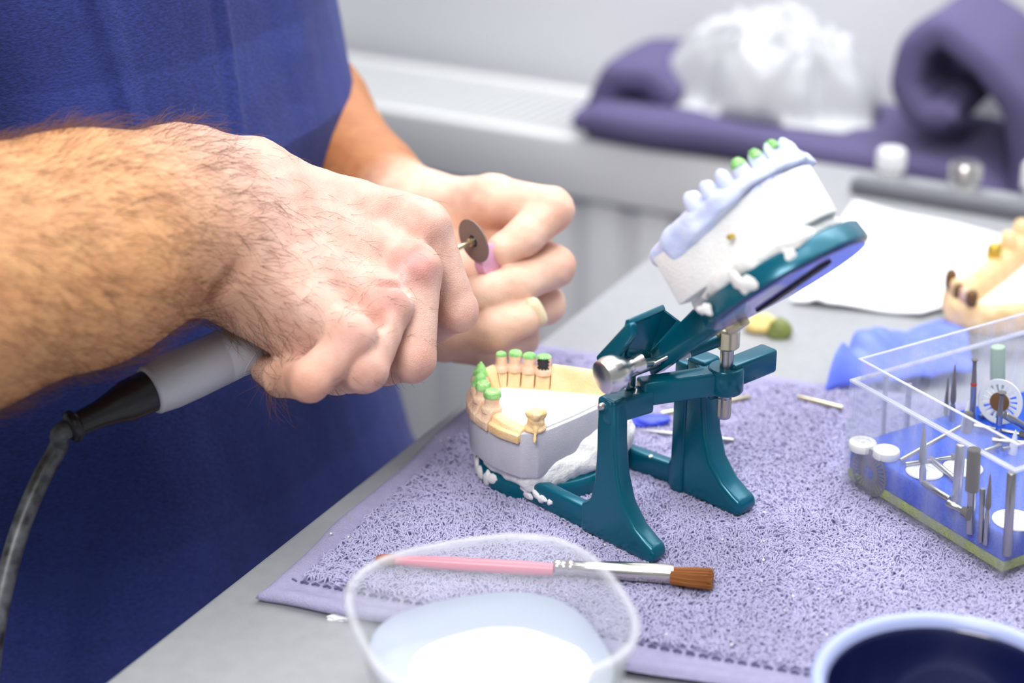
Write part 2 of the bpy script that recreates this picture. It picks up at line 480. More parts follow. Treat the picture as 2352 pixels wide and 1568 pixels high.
# radiator
rad = thing('radiator', 'white ribbed panel radiator along the wall behind the bench', 'radiator', T(-.3, .96, -.62))
ZT = -.055
U0, U1 = -.95, .135
step = .05; outl = []
nu = int((U1-U0)/step)
outl = [(U0, .93), (U0, .905)]
for i in range(nu):
    u = U0+.01+i*step
    outl += [(u+.006, .905), (u+.012, .917), (u+.024, .917), (u+.030, .905)]
outl += [(U1, .905), (U1, .93)]
MB().prism(outl, -.60, ZT-.052, E2, E1, EZ, [B0[0], B0[1], 0]).build('front_panel', M['white_enamel'], rad, bevel=.002, seg=2)
MB().prism([(U0, .898), (U1, .898), (U1, .912), (U0, .912)], ZT-.056, ZT, E2, E1, EZ, [B0[0], B0[1], 0]).build('top_rail', M['white_enamel'], rad, bevel=.004)
MB().prism([(U0, 1.03), (U1, 1.03), (U1, 1.045), (U0, 1.045)], -.60, ZT, E2, E1, EZ, [B0[0], B0[1], 0]).build('back_panel', M['white_enamel'], rad, bevel=.004)
g = MB()
k = 0
u = U0+.02
while u < U1-.01:
    g.prism([(u, .914), (u+.0045, .914), (u+.0185, 1.028), (u+.014, 1.028)], ZT-.012, ZT-.002, E2, E1, EZ, [B0[0], B0[1], 0]); u += .0115
g.build('top_grille', M['white_enamel'], rad, smooth=False)
MB().prism([(U0+.005, .914), (U1-.005, .914), (U1-.005, 1.028), (U0+.005, 1.028)], -.58, ZT-.03, E2, E1, EZ, [B0[0], B0[1], 0]).build('core', M['white_enamel'], rad, smooth=False)
MB().prism([(U1, .90), (U1+.006, .90), (U1+.006, 1.045), (U1, 1.045)], -.60, ZT+.002, E2, E1, EZ, [B0[0], B0[1], 0]).build('end_cap', M['white_enamel'], rad, bevel=.002)

# things lying along the far edge of the bench
strip = MB().prism([(.078, .738), (.75, .738), (.75, .753), (.078, .753)], -.007, .004, E2, E1, EZ, [B0[0], B0[1], 0]).build('gap_shade_strip', M['darkstrip'], bevel=.003, origin=T(.3, .75, -.007))  # added dark strip standing in for the shaded gap behind the bench
tag(strip, 'dark grey strip standing in for the shaded gap at the far edge of the bench', 'strip')
def knob(u, t, r, hgt, m, name, label, cat, group=None):
    o = MB().lathe((0, 0, 0), (0, 0, 1), [(0, r*.7), (hgt*.3, r*.7), (hgt*.4, r), (hgt*.9, r), (hgt, r*.85)]).build(name, M[m], bevel=0, local=True)
    p = T(u, t, -.007); o.location = (p[0], p[1], p[2]+TZ)
    return tag(o, label, cat, group)
knob(.095, .782, .011, .024, 'white_enamel', 'valve_cap', 'small white cap on the far bench edge, next to the upper dental cast', 'cap')
knob(.150, .783, .012, .022, 'chrome', 'valve_cap', 'shiny metal cap on the far bench edge between two white ones', 'cap')
knob(.205, .785, .015, .030, 'white_enamel', 'valve_cap', 'larger white cap on the far bench edge under the hanging towel end', 'cap')
knob(.272, .785, .016, .036, 'cream', 'plaster_jar', 'cream rounded pot at the far bench edge below the hanging towel', 'pot')
knob(.315, .783, .022, .030, 'cream', 'plaster_jar', 'wide cream pot at the far bench edge, near the second dental cast', 'pot')

# purple towel folded on the radiator
def slab(path, th, t0, t1, name, m, parent=None, origin=None, wav=.003, seed=1):
    """a thick cloth strip: path in (u, z), thickness th, from t0 to t1 along the bench direction"""
    pts = np.array(path, float)
    d = np.r_[0, np.cumsum(np.linalg.norm(np.diff(pts, axis=0), axis=1))]
    s = np.linspace(0, d[-1], 90)
    uu = np.interp(s, d, pts[:, 0]); zz = np.interp(s, d, pts[:, 1])
    for _ in range(6):
        uu[1:-1] = (uu[:-2]+uu[1:-1]*2+uu[2:])/4; zz[1:-1] = (zz[:-2]+zz[1:-1]*2+zz[2:])/4
    du = np.gradient(uu); dz = np.gradient(zz); L = np.hypot(du, dz); nu_, nz_ = -dz/L, du/L
    nk = 24; V = []; F = []
    for i in range(90):
        for k in range(nk):
            a = 2*math.pi*k/nk; c, sn = math.cos(a), math.sin(a)
            ex = math.copysign(abs(c)**.35, c); ez = math.copysign(abs(sn)**.6, sn)
            tt = (t0+t1)/2+(t1-t0)/2*ex
            hh = th/2*ez*(1 if 2 < i < 87 else .6)
            hh += wav*math.sin(s[i]*55+seed)*(.5+.5*math.sin(tt*40))
            V.append(T(uu[i]+nu_[i]*hh, tt+wav*math.sin(s[i]*38+seed*2), zz[i]+nz_[i]*hh))
    for i in range(89):
        for k in range(nk):
            k2 = (k+1) % nk; F.append((i*nk+k, i*nk+k2, (i+1)*nk+k2, (i+1)*nk+k))
    F += [tuple(range(nk-1, -1, -1)), tuple(89*nk+k for k in range(nk))]
    mbb = MB().add(V, F)
    return mbb.build(name, M[m], parent, origin=origin, angle=70)
ft = thing('folded_towel', 'thick purple towel folded over the radiator with one end looped up', 'towel', T(0, .96, ZT))
slab([(-.222, ZT+.016), (-.10, ZT+.018), (0, ZT+.016), (.10, ZT+.017), (.135, ZT+.012), (.158, ZT-.012), (.166, ZT-.05)], .034, .89, 1.04, 'flat_fold', 'towel_dark', ft)
slab([(.170, -.075), (.166, -.02), (.154, .028), (.128, .056), (.090, .078), (.068, .060), (.064, .028), (.082, .006), (.112, .012)], .030, .90, 1.03, 'looped_end', 'towel_dark', ft, seed=3)
slab([(-.214, -.036), (-.198, -.004), (-.168, -.002), (-.140, -.020)], .030, .92, 1.03, 'corner_fold', 'towel_dark', ft, seed=5)
# white crumpled plastic on the towel
def crumple(c, ru, rt, hz, m, name, seed, amp, origin):
    n = 70; V = []; F = []
    pts = []
    for i in range(n):
        for j in range(n):
            x = -1+2*i/(n-1); y = -1+2*j/(n-1)
            pts.append((x, y))
    pts = np.array(pts); q = np.c_[pts*2.2, np.zeros(len(pts))]
    r2 = (np.abs(pts)**2.4).sum(1)
    base = np.clip(1-r2, 0, 1)**.6
    rid = 1-np.abs(lump(q, 2.6, seed)); rid2 = 1-np.abs(lump(q, 6, seed+1))
    z = hz*base*(.55+amp*rid*.5+amp*.25*rid2)
    sc_ = 1+.12*lump(q, 2, seed+5)
    for (x, y), zz, s_ in zip(pts, z, sc_):
        rr = max(abs(x), abs(y)); l = math.hypot(x, y) or 1
        f = rr/l if l > 0 else 1
        V.append(c(x*f*ru*s_, y*f*rt*s_, zz))
    for i in range(n-1):
        for j in range(n-1):
            F.append((i*n+j, (i+1)*n+j, (i+1)*n+j+1, i*n+j+1))
    return MB().add(V, F).build(name, M[m], origin=origin, angle=180)
pw = crumple(lambda x, y, z: T(-.066+x, .968+y, ZT+.035+z), .098, .060, .095, 'film', 'plastic_sheet', 4, .55, T(-.045, .968, ZT+.034))
md = pw.modifiers.new('th', 'SOLIDIFY'); md.thickness = .0015; md.offset = 1
tag(pw, 'crumpled white plastic sheet heaped on the purple towel', 'plastic sheet')

# ---------------------------------------------------------------- lavender towel on the bench
TA = P(592, 1358); TB = P(1235, 785)
tex = np.array([.948, -.318, 0]); tey = (TB-TA)/np.linalg.norm(TB-TA)
TW, TL = .42, float(np.linalg.norm(TB-TA))
def tw(x, y, z=0): return np.array([TA[0], TA[1], 0])+tex*x+tey*y+EZ*z
towel = thing('terry_towel', 'lavender terry towel spread over the bench under the teal articulator', 'towel', tw(.2, .12, -.007))
nx, ny = 150, 90
V = []; F = []
def ttop(x, y):
    e = min(x, y, TL-y)
    hem = .0026*math.exp(-((e-.003)/.004)**2)
    flat = -.0012 if e < .016 else 0
    return -.0018+hem+flat+.0006*math.sin(x*90+math.sin(y*60))*math.sin(y*75)
ringx = np.linspace(0, TW, nx); ringy = np.linspace(0, TL, ny)
for i in range(nx):
    for j in range(ny):
        x, y = ringx[i], ringy[j]
        wob = .0016*math.sin(x*38)+.001*math.sin(x*90+1)
        V.append(tw(x+.0012*math.sin(y*60), y+(wob if j < 6 else 0), ttop(x, y)))
for i in range(nx-1):
    for j in range(ny-1):
        F.append((i*ny+j, (i+1)*ny+j, (i+1)*ny+j+1, i*ny+j+1))
edge = [i*ny for i in range(nx)]+[(nx-1)*ny+j for j in range(1, ny)]+[i*ny+ny-1 for i in range(nx-2, -1, -1)]+[j for j in range(ny-2, 0, -1)]
cen = np.mean([V[q] for q in edge], axis=0)
b1 = len(V)
for q in edge:
    v = np.array(V[q]); d = cen-v; d[2] = 0; d /= np.linalg.norm(d); V.append(v-d*.0018-EZ*.0022)
b2 = len(V)
for q in edge:
    v = np.array(V[q]); d = cen-v; d[2] = 0; d /= np.linalg.norm(d); V.append(np.array([*(v+d*.002)[:2], -.0062]))
ne = len(edge)
for i in range(ne):
    i2 = (i+1) % ne
    F.append((edge[i], b1+i, b1+i2, edge[i2])); F.append((b1+i, b2+i, b2+i2, b1+i2))
F.append(tuple(b2+i for i in range(ne)))
MB().add(V, F).build('cloth', M['towel'], towel, angle=80)
# stitched line along the hem
st = MB()
for x in np.arange(.006, TW-.01, .0056):
    st.tube([tw(x, .0165, -.0022), tw(x+.0018, .0165, -.0012), tw(x+.0036, .0165, -.0022)], .0006, 6)
st.build('hem_stitching', M['towel_dark'], towel)
NL = 88000
lx = rng.uniform(.012, TW-.004, NL); ly = rng.uniform(.019, TL-.010, NL)
keep = (lx < .415)
lx, ly = lx[keep], ly[keep]; NL = len(lx)
base = np.array([TA[0], TA[1], 0])+lx[:, None]*tex+ly[:, None]*tey
yaw = rng.normal(.9, .9, NL)+1.2*np.sin(lx*60+3*np.sin(ly*45)); ln = rng.uniform(.0022, .0042, NL); hg = rng.uniform(.0010, .0026, NL)+.0006*np.sin(lx*420+2*np.sin(ly*310))*np.sin(ly*460)
dr = np.c_[np.cos(yaw), np.sin(yaw), np.zeros(NL)]; sd = np.c_[-np.sin(yaw), np.cos(yaw), np.zeros(NL)]*rng.normal(0, .0007, NL)[:, None]
pts = np.stack([base-dr*ln[:, None]*.5+EZ*-.0032, base-dr*ln[:, None]*.42+sd+EZ*(hg*.5-.0018)[:, None],
                base+sd*1.5+EZ*(hg-.0018)[:, None], base+dr*ln[:, None]*.42+sd+EZ*(hg*.55-.0018)[:, None], base+dr*ln[:, None]*.5+EZ*-.0032], 1)
tl = hair_curves('terry_loops', pts, np.full((NL, 5), .00040)*rng.uniform(.8, 1.2, (NL, 1)), M['terry'], towel)
tl['kind'] = 'stuff'

# ---------------------------------------------------------------- articulator
AO = np.array([.0686, .7719, 0]); Aa = np.array([-.70, .714, 0]); As = np.array([.714, .70, 0])
def A(a, s, z): return AO+Aa*a+As*s+EZ*z
art = thing('dental_articulator', 'teal metal hinged dental articulator standing open on the lavender towel', 'articulator', A(.02, 0, 0))
# legs with feet
def leg(s0, th, flip):
    o = [(-.030, 0), (-.0325, .004), (-.0310, .0085), (-.0265, .0105), (-.020, .0145), (-.0125, .0235), (-.0085, .036), (-.0065, .052), (-.006, .074),
         (.0055, .074), (.0055, .046), (.0065, .030), (.009, .019), (.015, .0145), (.0145, 0)]
    return MB().prism(o, -th/2, th/2, Aa, EZ, As, A(0, s0, 0)).build('leg', M['teal'], art, bevel=.0024, seg=4)
leg(-.032, .010, 1)
leg(.032, .013, 1)
# rib running up the rear leg
MB().prism([(-.004, 0), (.004, 0), (.003, .07), (-.003, .07)], -.004, .004, As, EZ, Aa, A(.008, .028, 0)).build('leg_rib', M['teal'], art, bevel=.0015)
def bar(a0, s0, a1, s1, wd, z0, z1, name='base_bar'):
    p0 = np.array([a0, s0]); p1 = np.array([a1, s1]); d = (p1-p0)/np.linalg.norm(p1-p0); nn = np.array([-d[1], d[0]])
    ot = [p0+nn*wd, p1+nn*wd, p1-nn*wd, p0-nn*wd]
    return MB().prism([tuple(q) for q in ot], z0, z1, Aa, As, EZ, AO).build(name, M['teal'], art, bevel=.0016)
bar(.010, -.032, .066, -.031, .0035, 0, .0125)
bar(.010, .032, .066, .026, .0035, 0, .0115)
PC = (.070, -.004)
MB().lathe(A(*PC, 0), EZ, [(0, .0345), (.006, .0352), (.009, .0345), (.0098, .033)], 56).build('lower_plate', M['teal'], art, angle=50)
# hinge crossbar and boss
d1 = A(-.013, .022, .0735)-A(0, -.034, .0675); L1 = np.linalg.norm(d1); x1, y1, z1 = frame(d1)
bar(.001, -.037, -.004, -.012, .0052, .062, .0735, 'crossbar')
bar(-.002, -.016, -.020, .022, .0050, .0655, .0775, 'crossbar')
MB().lathe(A(-.0215, .0225, .066), EZ, [(0, .0078), (.001, .0085), (.0115, .0085), (.0125, .0078)], 32).build('screw_boss', M['teal'], art)
bar(-.022, .022, -.024, .052, .0052, .0685, .0805, 'side_arm')
bar(-.018, .022, .003, .033, .0052, .060, .0722, 'crossbar')
sc = MB().lathe(A(-.0215, .0225, .052), EZ, [(0, .0028), (.0005, .0032), (.041, .0032), (.042, .0028)], 20).build('height_screw', M['steel'], art)
nutp = [(.0, .0046), (.001, .0056), (.009, .0056), (.010, .0048)]
MB().lathe(A(-.0215, .0225, .088), EZ, nutp, 18).build('screw_nut', M['brass'], sc, angle=20)
MB().lathe(A(-.0215, .0225, .0535), EZ, [(0, .0036), (.009, .0036)], 6).build('screw_tip', M['brass'], sc)
MB().lathe(A(.001, -.0385, .0705), -As, [(-.004, .0016), (.0, .0018), (.0012, .0012)], 16).build('rivet', M['chrome'], art)
MB().lathe(A(-.004, -.021, .0715), -As*.8-Aa*.5, [(-.004, .0022), (.001, .0022), (.0016, .0012)], 16).build('rivet', M['chrome'], art)
# chrome knob on the end of the hinge axle
ax = -As*.78+Aa*.50+EZ*-.06
kp = D(1382, 868, .812)
ax = np.array([-.80, -.52, -.10]); ax /= np.linalg.norm(ax)
kn = MB().lathe(kp, -ax, [(0, .0068), (.0004, .0077), (.004, .0086), (.008, .0083), (.0115, .0064), (.014, .0042), (.017, .0034), (.019, .0042), (.022, .0042)], 36).build('axle_knob', M['chrome'], art)
HZ = .0835
MB().cyl(kp-ax*.018, A(-.002, -.005, HZ), .0022).build('hinge_axle', M['chrome'], art)
MB().cyl(A(-.001, -.03, HZ), A(-.004, .026, HZ-.001), .0026).build('hinge_axle', M['steel'], art)
MB().prism([(-.0024, -.013), (.0024, -.013), (.0028, .006), (.0018, .0095), (-.0018, .0095), (-.0028, .006)], -.0016, .0016, As, EZ, Aa, A(.001, -.019, HZ+.003)).build('hinge_clip', M['chrome'], art, bevel=.0008)
# upper frame, swung open about the hinge
TH = math.radians(137)
Ua = Aa*math.cos(TH)+EZ*math.sin(TH)         # outward along the opened arm
Un = -EZ*math.cos(TH)+Aa*math.sin(TH)        # the side the upper teeth point to
HO = A(0, 0, HZ-.003)
def U(u, s, n): return HO+Ua*u+As*s+Un*n
def ubox(u0, u1, s0, s1, n0, n1, name, m='teal', bev=.0014):
    return MB().prism([(u0, s0), (u1, s0), (u1, s1), (u0, s1)], n0, n1, Ua, As, Un, HO).build(name, M[m], art, bevel=bev)
MB().prism([(-.004, -.004), (.068, -.004), (.068, .0085), (.040, .0105), (-.002, .005)], -.004, .006, Ua, Un, -As, HO).build('upper_arm', M['teal'], art, bevel=.0014)
MB().prism([(-.006, .0085), (-.0035, .0150), (.0255, .0190), (.0275, .0170), (.0250, .0120), (.001, .0065)], .0265, .0305, Ua, Un, -As, HO).build('bracket_arm', M['teal'], art, bevel=.0012)
def plate4(pts, th, name, bev=.0008):
    q = [U(*p) for p in pts]; nn = np.cross(q[1]-q[0], q[3]-q[0]); nn /= np.linalg.norm(nn)
    V = [p+nn*th/2 for p in q]+[p-nn*th/2 for p in q]; n = len(q)
    F = [tuple(range(n)), tuple(range(2*n-1, n-1, -1))]+[(i, n+i, n+(i+1) % n, (i+1) % n) for i in range(n)]
    return MB().add(V, F).build(name, M['teal'], art, bevel=bev)
plate4([(.0255, -.0285, .0185), (.0190, .000, .0200), (.0250, .000, .0100), (.0020, -.0090, .0035), (.0100, -.0260, .0080)], .0024, 'hinge_bracket')
plate4([(.0262, -.0295, .0200), (.0192, .001, .0215), (.0186, .001, .0185), (.0256, -.0295, .0170)], .0022, 'bracket_flange')
plate4([(.0262, -.0295, .0200), (.0105, -.0275, .0090), (.0015, -.0100, .0045), (.0000, -.0100, .0025), (.0085, -.0285, .0070), (.0240, -.0300, .0175)], .0024, 'bracket_flange')
UC = .091
MB().lathe(U(UC, .001, -.004), Un, [(0, .0385), (.001, .0395), (.0085, .0385), (.0095, .037)], 56).build('upper_plate', M['teal'], art, angle=50)
MB().lathe(U(UC, .001, -.0052), Un, [(0, .0368), (.0016, .0368)], 56).build('plate_underside', M['reflect_face'], art)
MB().prism([(-.024, -.003), (.022, -.0045), (.024, .001), (.018, .0045), (-.018, .004)], -.0064, -.005, Ua, As, Un, U(UC, .004, 0)).build('plate_slot', M['dark'], art, bevel=.0006)
ubox(.050, .060, -.004, .003, -.0085, -.003, 'plate_latch', 'brass', .001)
# rod with a white sleeve and a thin wire between the arms
ra, rb = A(.000, -.014, .0815), A(-.019, .019, .092)
MB().cyl(ra, ra+(rb-ra)*.33, .0011, n=12).build('stop_rod', M['steel'], art)
MB().cyl(ra+(rb-ra)*.28, ra+(rb-ra)*.62, .0014, .0030, n=20).build('rod_sleeve', M['film'], art)
MB().cyl(ra+(rb-ra)*.62, rb, .0030, n=20).build('rod_sleeve', M['teal'], art)
MB().tube([A(-.001, -.016, .0815), A(-.010, -.004, .089), A(-.024, .010, .101), A(-.030, .008, .107)], .0011, 10).build('spring_wire', M['steel'], art)
# plaster splashes stuck on the frame
sp = MB()
def splash(name, c, nrm, r, seed, sx=1.0):
    x, y, z = frame(nrm); n = 22; V = [np.array(c)+z*.0009]; rr = np.random.default_rng(seed)
    ph = rr.uniform(0, 6.28, 4)
    for ring, f in ((1, .7), (2, 1.0)):
        for k in range(n):
            a = 2*math.pi*k/n
            q = r*f*(1+.35*math.sin(2*a+ph[0])+.22*math.sin(3*a+ph[1])+.15*math.sin(5*a+ph[2]))
            V.append(np.array(c)+x*q*sx*math.cos(a)+y*q*math.sin(a)+z*(.0007 if ring == 1 else -.0008))
    F = [(0, 1+k, 1+(k+1) % n) for k in range(n)]+[(1+k, 1+n+k, 1+n+(k+1) % n, 1+(k+1) % n) for k in range(n)]
    return MB().add(V, F).build(name, M['plaster'], art, angle=80)
rd = lambda ang: Aa*math.cos(ang)+As*math.sin(ang)
for ang, zz, r, sd_ in ((2.72-6.28, .006, .0052, 2), (-2.05, .0055, .0068, 3), (-2.55, .004, .003, 5)):
    pass
for ang, zz, r, sd_ in ((-1.05, .005, .0055, 2), (-1.42, .0055, .0046, 3), (-.72, .006, .004, 5)):
    c = A(*PC, zz)+rd(ang)*.0352
    splash('plaster_splash', c, rd(ang), r, sd_)
for a_, r, sd_ in ((.052, .0034, 7), (.043, .0030, 8), (.036, .0014, 9)):
    splash('plaster_splash', A(a_, -.0353, .006), -As, r, sd_, 1.4)
splash('plaster_splash', U(UC-.012, 0, .002)+(-As)*.0388, -As, .0032, 11)
splash('plaster_splash', U(UC+.012, 0, .002)+(-As)*.0370, -As, .0055, 12)
splash('plaster_splash', U(UC+.031, -.022, .004), Ua*.8-As*.6, .0045, 13)
MB().lathe(A(.0275, .0282, .0105), -As*.3+EZ, [(0, .0016), (.001, .001)], 12).build('plaster_splash', M['cream'], art)

# ---------------------------------------------------------------- lower dental cast
lc = thing('dental_cast', 'lower dental cast with green-tipped tan teeth, plastered on the articulator base', 'dental cast', A(.07, -.008, .010))
# outline of the block (a, s): flat back, straight sides, rounded front
bo = [(.0440, -.0410), (.0640, -.0440), (.0800, -.0420), (.0920, -.0360), (.1000, -.0270), (.1035, -.0160), (.1010, -.0040), (.0930, .0060), (.0820, .0140), (.0700, .0205), (.0560, .0265), (.0450, .0265), (.0425, .0150), (.0425, -.020)]
def smooth_poly(p, it=2):
    p = np.array(p)
    for _ in range(it):
        q = np.roll(p, -1, 0); p = np.stack([p*.75+q*.25, p*.25+q*.75], 1).reshape(-1, p.shape[1])
    return [tuple(x) for x in p]
bo2 = smooth_poly(bo, 1)
MB().prism(bo2, .0165, .0405, Aa, As, EZ, AO).build('stone_base', M['stone_grey'], lc, bevel=.0008, seg=2)
def f_mount(p):
    q = (p-AO.astype(np.float32)); a = q@Aa.astype(np.float32); s = q@As.astype(np.float32); z = q[:, 2]
    L = np.stack([a, s, z], 1)
    d = ell(L, (.071, -.007, .0125), (.032, .031, .0075))
    d = smin(d, rc(L, (.050, -.026, .0145), (.047, .012, .0165), .0085, .0115), .006)
    d = smin(d, rc(L, (.048, .000, .018), (.046, .020, .020), .0105, .0110), .006)
    d = smin(d, rc(L, (.062, -.034, .011), (.052, -.034, .013), .0045, .005), .004)
    return d+.0011*lump(p, 260, 3)+.0005*lump(p, 800, 4)
lo = A(.07, -.008, .012)-np.array([.06, .06, .022]); hi = A(.07, -.008, .012)+np.array([.06, .06, .030])
Vv, Qq = nets(f_mount, lo, hi, .0012)
link_mesh('plaster_mount', from_quads('plaster_mount', Vv, Qq), M['plaster'], lc)
# white plaster palate filling the arch
inner = smooth_poly([(.046, -.037), (.064, -.037), (.080, -.035), (.092, -.028), (.098, -.018), (.094, -.006), (.085, .003), (.074, .011), (.062, .018), (.047, .024), (.0445, .0), (.0445, -.02)], 1)
MB().prism(inner, .040, .0418, Aa, As, EZ, AO).build('white_infill', M['plaster'], lc, bevel=.0006)

ARC = np.array([(.050, -.0385), (.061, -.0400), (.0735, -.0385), (.0825, -.0360), (.0900, -.0310), (.0965, -.0245), (.0985, -.0165), (.0960, -.0095), (.0905, -.0050), (.0848, -.0008), (.0788, .0036), (.0710, .0095), (.0610, .0165), (.0500, .0225)])
AD = np.r_[0, np.cumsum(np.linalg.norm(np.diff(ARC, axis=0), axis=1))]
def arcp(t):
    p = np.array([np.interp(t, AD, ARC[:, 0]), np.interp(t, AD, ARC[:, 1])])
    e = .003
    q = np.array([np.interp(t+e, AD, ARC[:, 0])-np.interp(t-e, AD, ARC[:, 0]), np.interp(t+e, AD, ARC[:, 1])-np.interp(t-e, AD, ARC[:, 1])])
    q /= np.linalg.norm(q); return p, q, np.array([-q[1], q[0]])   # point, tangent, inward normal (left of travel = inside?)
cenA = np.array([.066, -.010])
def seg_mesh(t0, t1, hgt0, hgt1, wi, wo, name, m, zb=.0385, n=8, wob=0.0, crest=.55, out=0.0):
    """a saw-cut piece of the arch ridge between arc lengths t0 and t1"""
    V = []; F = []; prof = None
    for i in range(n+1):
        t = t0+(t1-t0)*i/n; p, q, nn = arcp(t)
        if (cenA-p)@nn < 0: nn = -nn
        hh = hgt0+(hgt1-hgt0)*i/n
        pr = [(wi, zb), (wi*1.0, zb+.0022), (wi*.72, zb+(hh-zb)*.45), (wi*crest*.75, zb+(hh-zb)*.85), (wi*crest*.4, hh), (-wo*.35, hh), (-wo*.62, zb+(hh-zb)*.86), (-wo*.86, zb+(hh-zb)*.45), (-wo-out, zb+.0015), (-wo-out, zb-.0028), (0, zb-.0028)]
        for (x, z) in pr:
            dx = wob*math.sin(t*900+z*700)
            c = p+nn*(x+dx); V.append(A(c[0], c[1], z))
    k = len(pr)
    for i in range(n):
        for j in range(k):
            j2 = (j+1) % k; F.append((i*k+j, i*k+j2, (i+1)*k+j2, (i+1)*k+j))
    F += [tuple(range(k)), tuple(n*k+j for j in range(k-1, -1, -1))]
    return MB().add(V, F).build(name, M[m], lc, bevel=.0004, seg=2, angle=55)
# edentulous ends and the flat piece between the two tooth groups
gap = .00022
seg_mesh(0, AD[2]-.0052, .0420, .0440, .0075, .0045, 'ridge_segment', 'tan', n=14, out=.0012)
seg_mesh(AD[5]+.0043, AD[7]-.0040, .0495, .0515, .0085, .0035, 'ridge_segment', 'tan', n=8)
seg_mesh(AD[10]+.0042, AD[13]+.0008, .0528, .0505, .0085, .0035, 'ridge_segment', 'tan', n=16)
def stump(p, zb, zt, r0, r1, sq, tilt, parent, name='tooth_stump', m='pinkstone', cap=0.0, capname='green_cap', cone=False, tang=None):
    """prepared tooth: collar, waist and a rounded tapered core with a green cap"""
    c = A(p[0], p[1], zb); top = A(p[0], p[1], zt)+tilt
    axis = top-c; Lg = np.linalg.norm(axis)
    tv = Aa*tang[0]+As*tang[1]
    prof = [(-.002, r0*1.12), (0, r0*1.15), (Lg*.08, r0*1.02), (Lg*.14, r0*.86), (Lg*.35, r0*.80), (Lg*.65, r1*1.08), (Lg*.86, r1*.97), (Lg*.95, r1*.82), (Lg*.99, r1*.5), (Lg, r1*.2)]
    if cone: prof = [(-.002, r0*1.12), (0, r0*1.15), (Lg*.12, r0*1.05), (Lg*.3, r0*.92), (Lg*.55, r0*.70), (Lg*.8, r0*.46), (Lg*.93, r0*.28), (Lg, r0*.08)]
    s_ = MB().lathe(c, axis, prof, 22, sx=1.0, sy=sq, up=tv).build(name, M[m], parent, angle=80)
    if cap:
        t0 = 1-cap
        rf = lambda t: np.interp(t*Lg, [q[0] for q in prof], [q[1] for q in prof])
        pc = [(Lg*t, rf(t)*1.05+.00012) for t in np.linspace(t0, .97, 7)]+[(Lg*1.0+.0003, prof[-1][1]*1.5+.0001), (Lg+.0004, prof[-1][1]*.6)]
        MB().lathe(c, axis, pc, 22, sx=1, sy=sq, up=tv).build(capname, M['green'], s_, angle=80)
    return s_
teeth = [ # arc index, half width, ridge height, stump top, radius base, radius top, squash, cap share
    (2, .0048, .0455, .0545, .0046, .0039, .95, .40), (3, .0045, .0470, .0550, .0044, .0034, .95, .48),
    (4, .0045, .0475, .0560, .0042, .0020, .9, .74), (5, .0040, .0485, .0570, .0040, .0020, .9, .70),
    (7, .0036, .0510, .0580, .0042, .0030, .85, .20), (8, .0034, .0515, .0592, .0044, .0037, .85, .26),
    (9, .0034, .0512, .0583, .0044, .0036, .85, .26), (10, .0038, .0508, .0578, .0048, .0040, .9, .14)]
for (i, hw, hr, zt, r0, r1, sq, cp) in teeth:
    t0, t1 = AD[i]-hw, AD[i]+hw
    left = i < 6
    d_ = seg_mesh(t0+gap, t1-gap, hr, hr, .0080 if not left else .0050, .0034 if not left else .0052, 'tooth_die', 'pinkstone' if left else 'tan', n=5, wob=.0002, out=.001 if left else 0)
    p, q, nn = arcp(AD[i])
    if (cenA-p)@nn < 0: nn = -nn
    tilt = (Aa*nn[0]+As*nn[1])*(.0006 if left else -.0008)
    s_ = stump(p+nn*.0006, hr-.0006, zt, r0, r1, sq, tilt, d_, cap=cp, tang=q, cone=i in (4, 5))
    if left and i < 4:
        pass
    if i == 10:
        nv = Aa*nn[0]+As*nn[1]; c0_ = A(*(p+nn*.0006), hr-.0006); ax_ = A(*(p+nn*.0006), zt)+tilt-c0_
        x, y, z = frame(ax_, Aa*q[0]+As*q[1]); Lg = np.linalg.norm(ax_); am = math.atan2((nv@y)/sq, nv@x); V = []; F = []
        rf = lambda t: np.interp(t, [0, .08, .14, .35, .65, .86, .95, .99], [r0*1.15, r0*1.02, r0*.86, r0*.80, r1*1.08, r1*.97, r1*.82, r1*.5])
        for a_ in range(15):
            for b_ in range(11):
                a2 = am+(a_-7)/7*(.80+.12*math.sin(b_*1.9)); t2 = .16+.74*b_/10+.05*math.sin(a_*1.7)
                V.append(c0_+z*t2*Lg+x*((rf(t2)*1.03+.00018)*math.cos(a2))+y*((rf(t2)*1.03+.00018)*sq*math.sin(a2)))
        for a_ in range(14):
            for b_ in range(10): F.append((a_*11+b_, (a_+1)*11+b_, (a_+1)*11+b_+1, a_*11+b_+1))
        MB().add(V, F).build('ink_mark', M['black_ink'], s_, angle=80)
# lone molar crown with a plaster drip on the near end
def f_mol(p):
    q = (p-AO.astype(np.float32)); L = np.stack([q@Aa.astype(np.float32), q@As.astype(np.float32), q[:, 2]], 1)
    d = ell(L, (.0475, -.0335, .0450), (.0040, .0042, .0050))
    for (da, ds) in ((.002, .0022), (-.002, .0024), (.002, -.002), (-.0022, -.002)):
        d = smin(d, ell(L, (.0475+da, -.0335+ds, .0490), (.0022, .0023, .0022)), .0012)
    d = smin(d, ell(L, (.0478, -.0335, .0415), (.0054, .0056, .0022)), .002)
    d = smin(d, rc(L, (.0445, -.0365, .0435), (.0425, -.0395, .0375), .0009, .0006), .001)
    return d+.0003*lump(p, 900, 9)
c0 = A(.0475, -.0345, .044)
Vv, Qq = nets(f_mol, c0-.012, c0+.012, .0005)
link_mesh('molar_crown', from_quads('molar_crown', Vv, Qq), M['tan'], lc)
MB().lathe(A(.0432, .006, .0245), -Aa, [(-.001, .0017), (.0006, .0017), (.001, .001)], 12).build('wax_dot', M['gold'], lc)

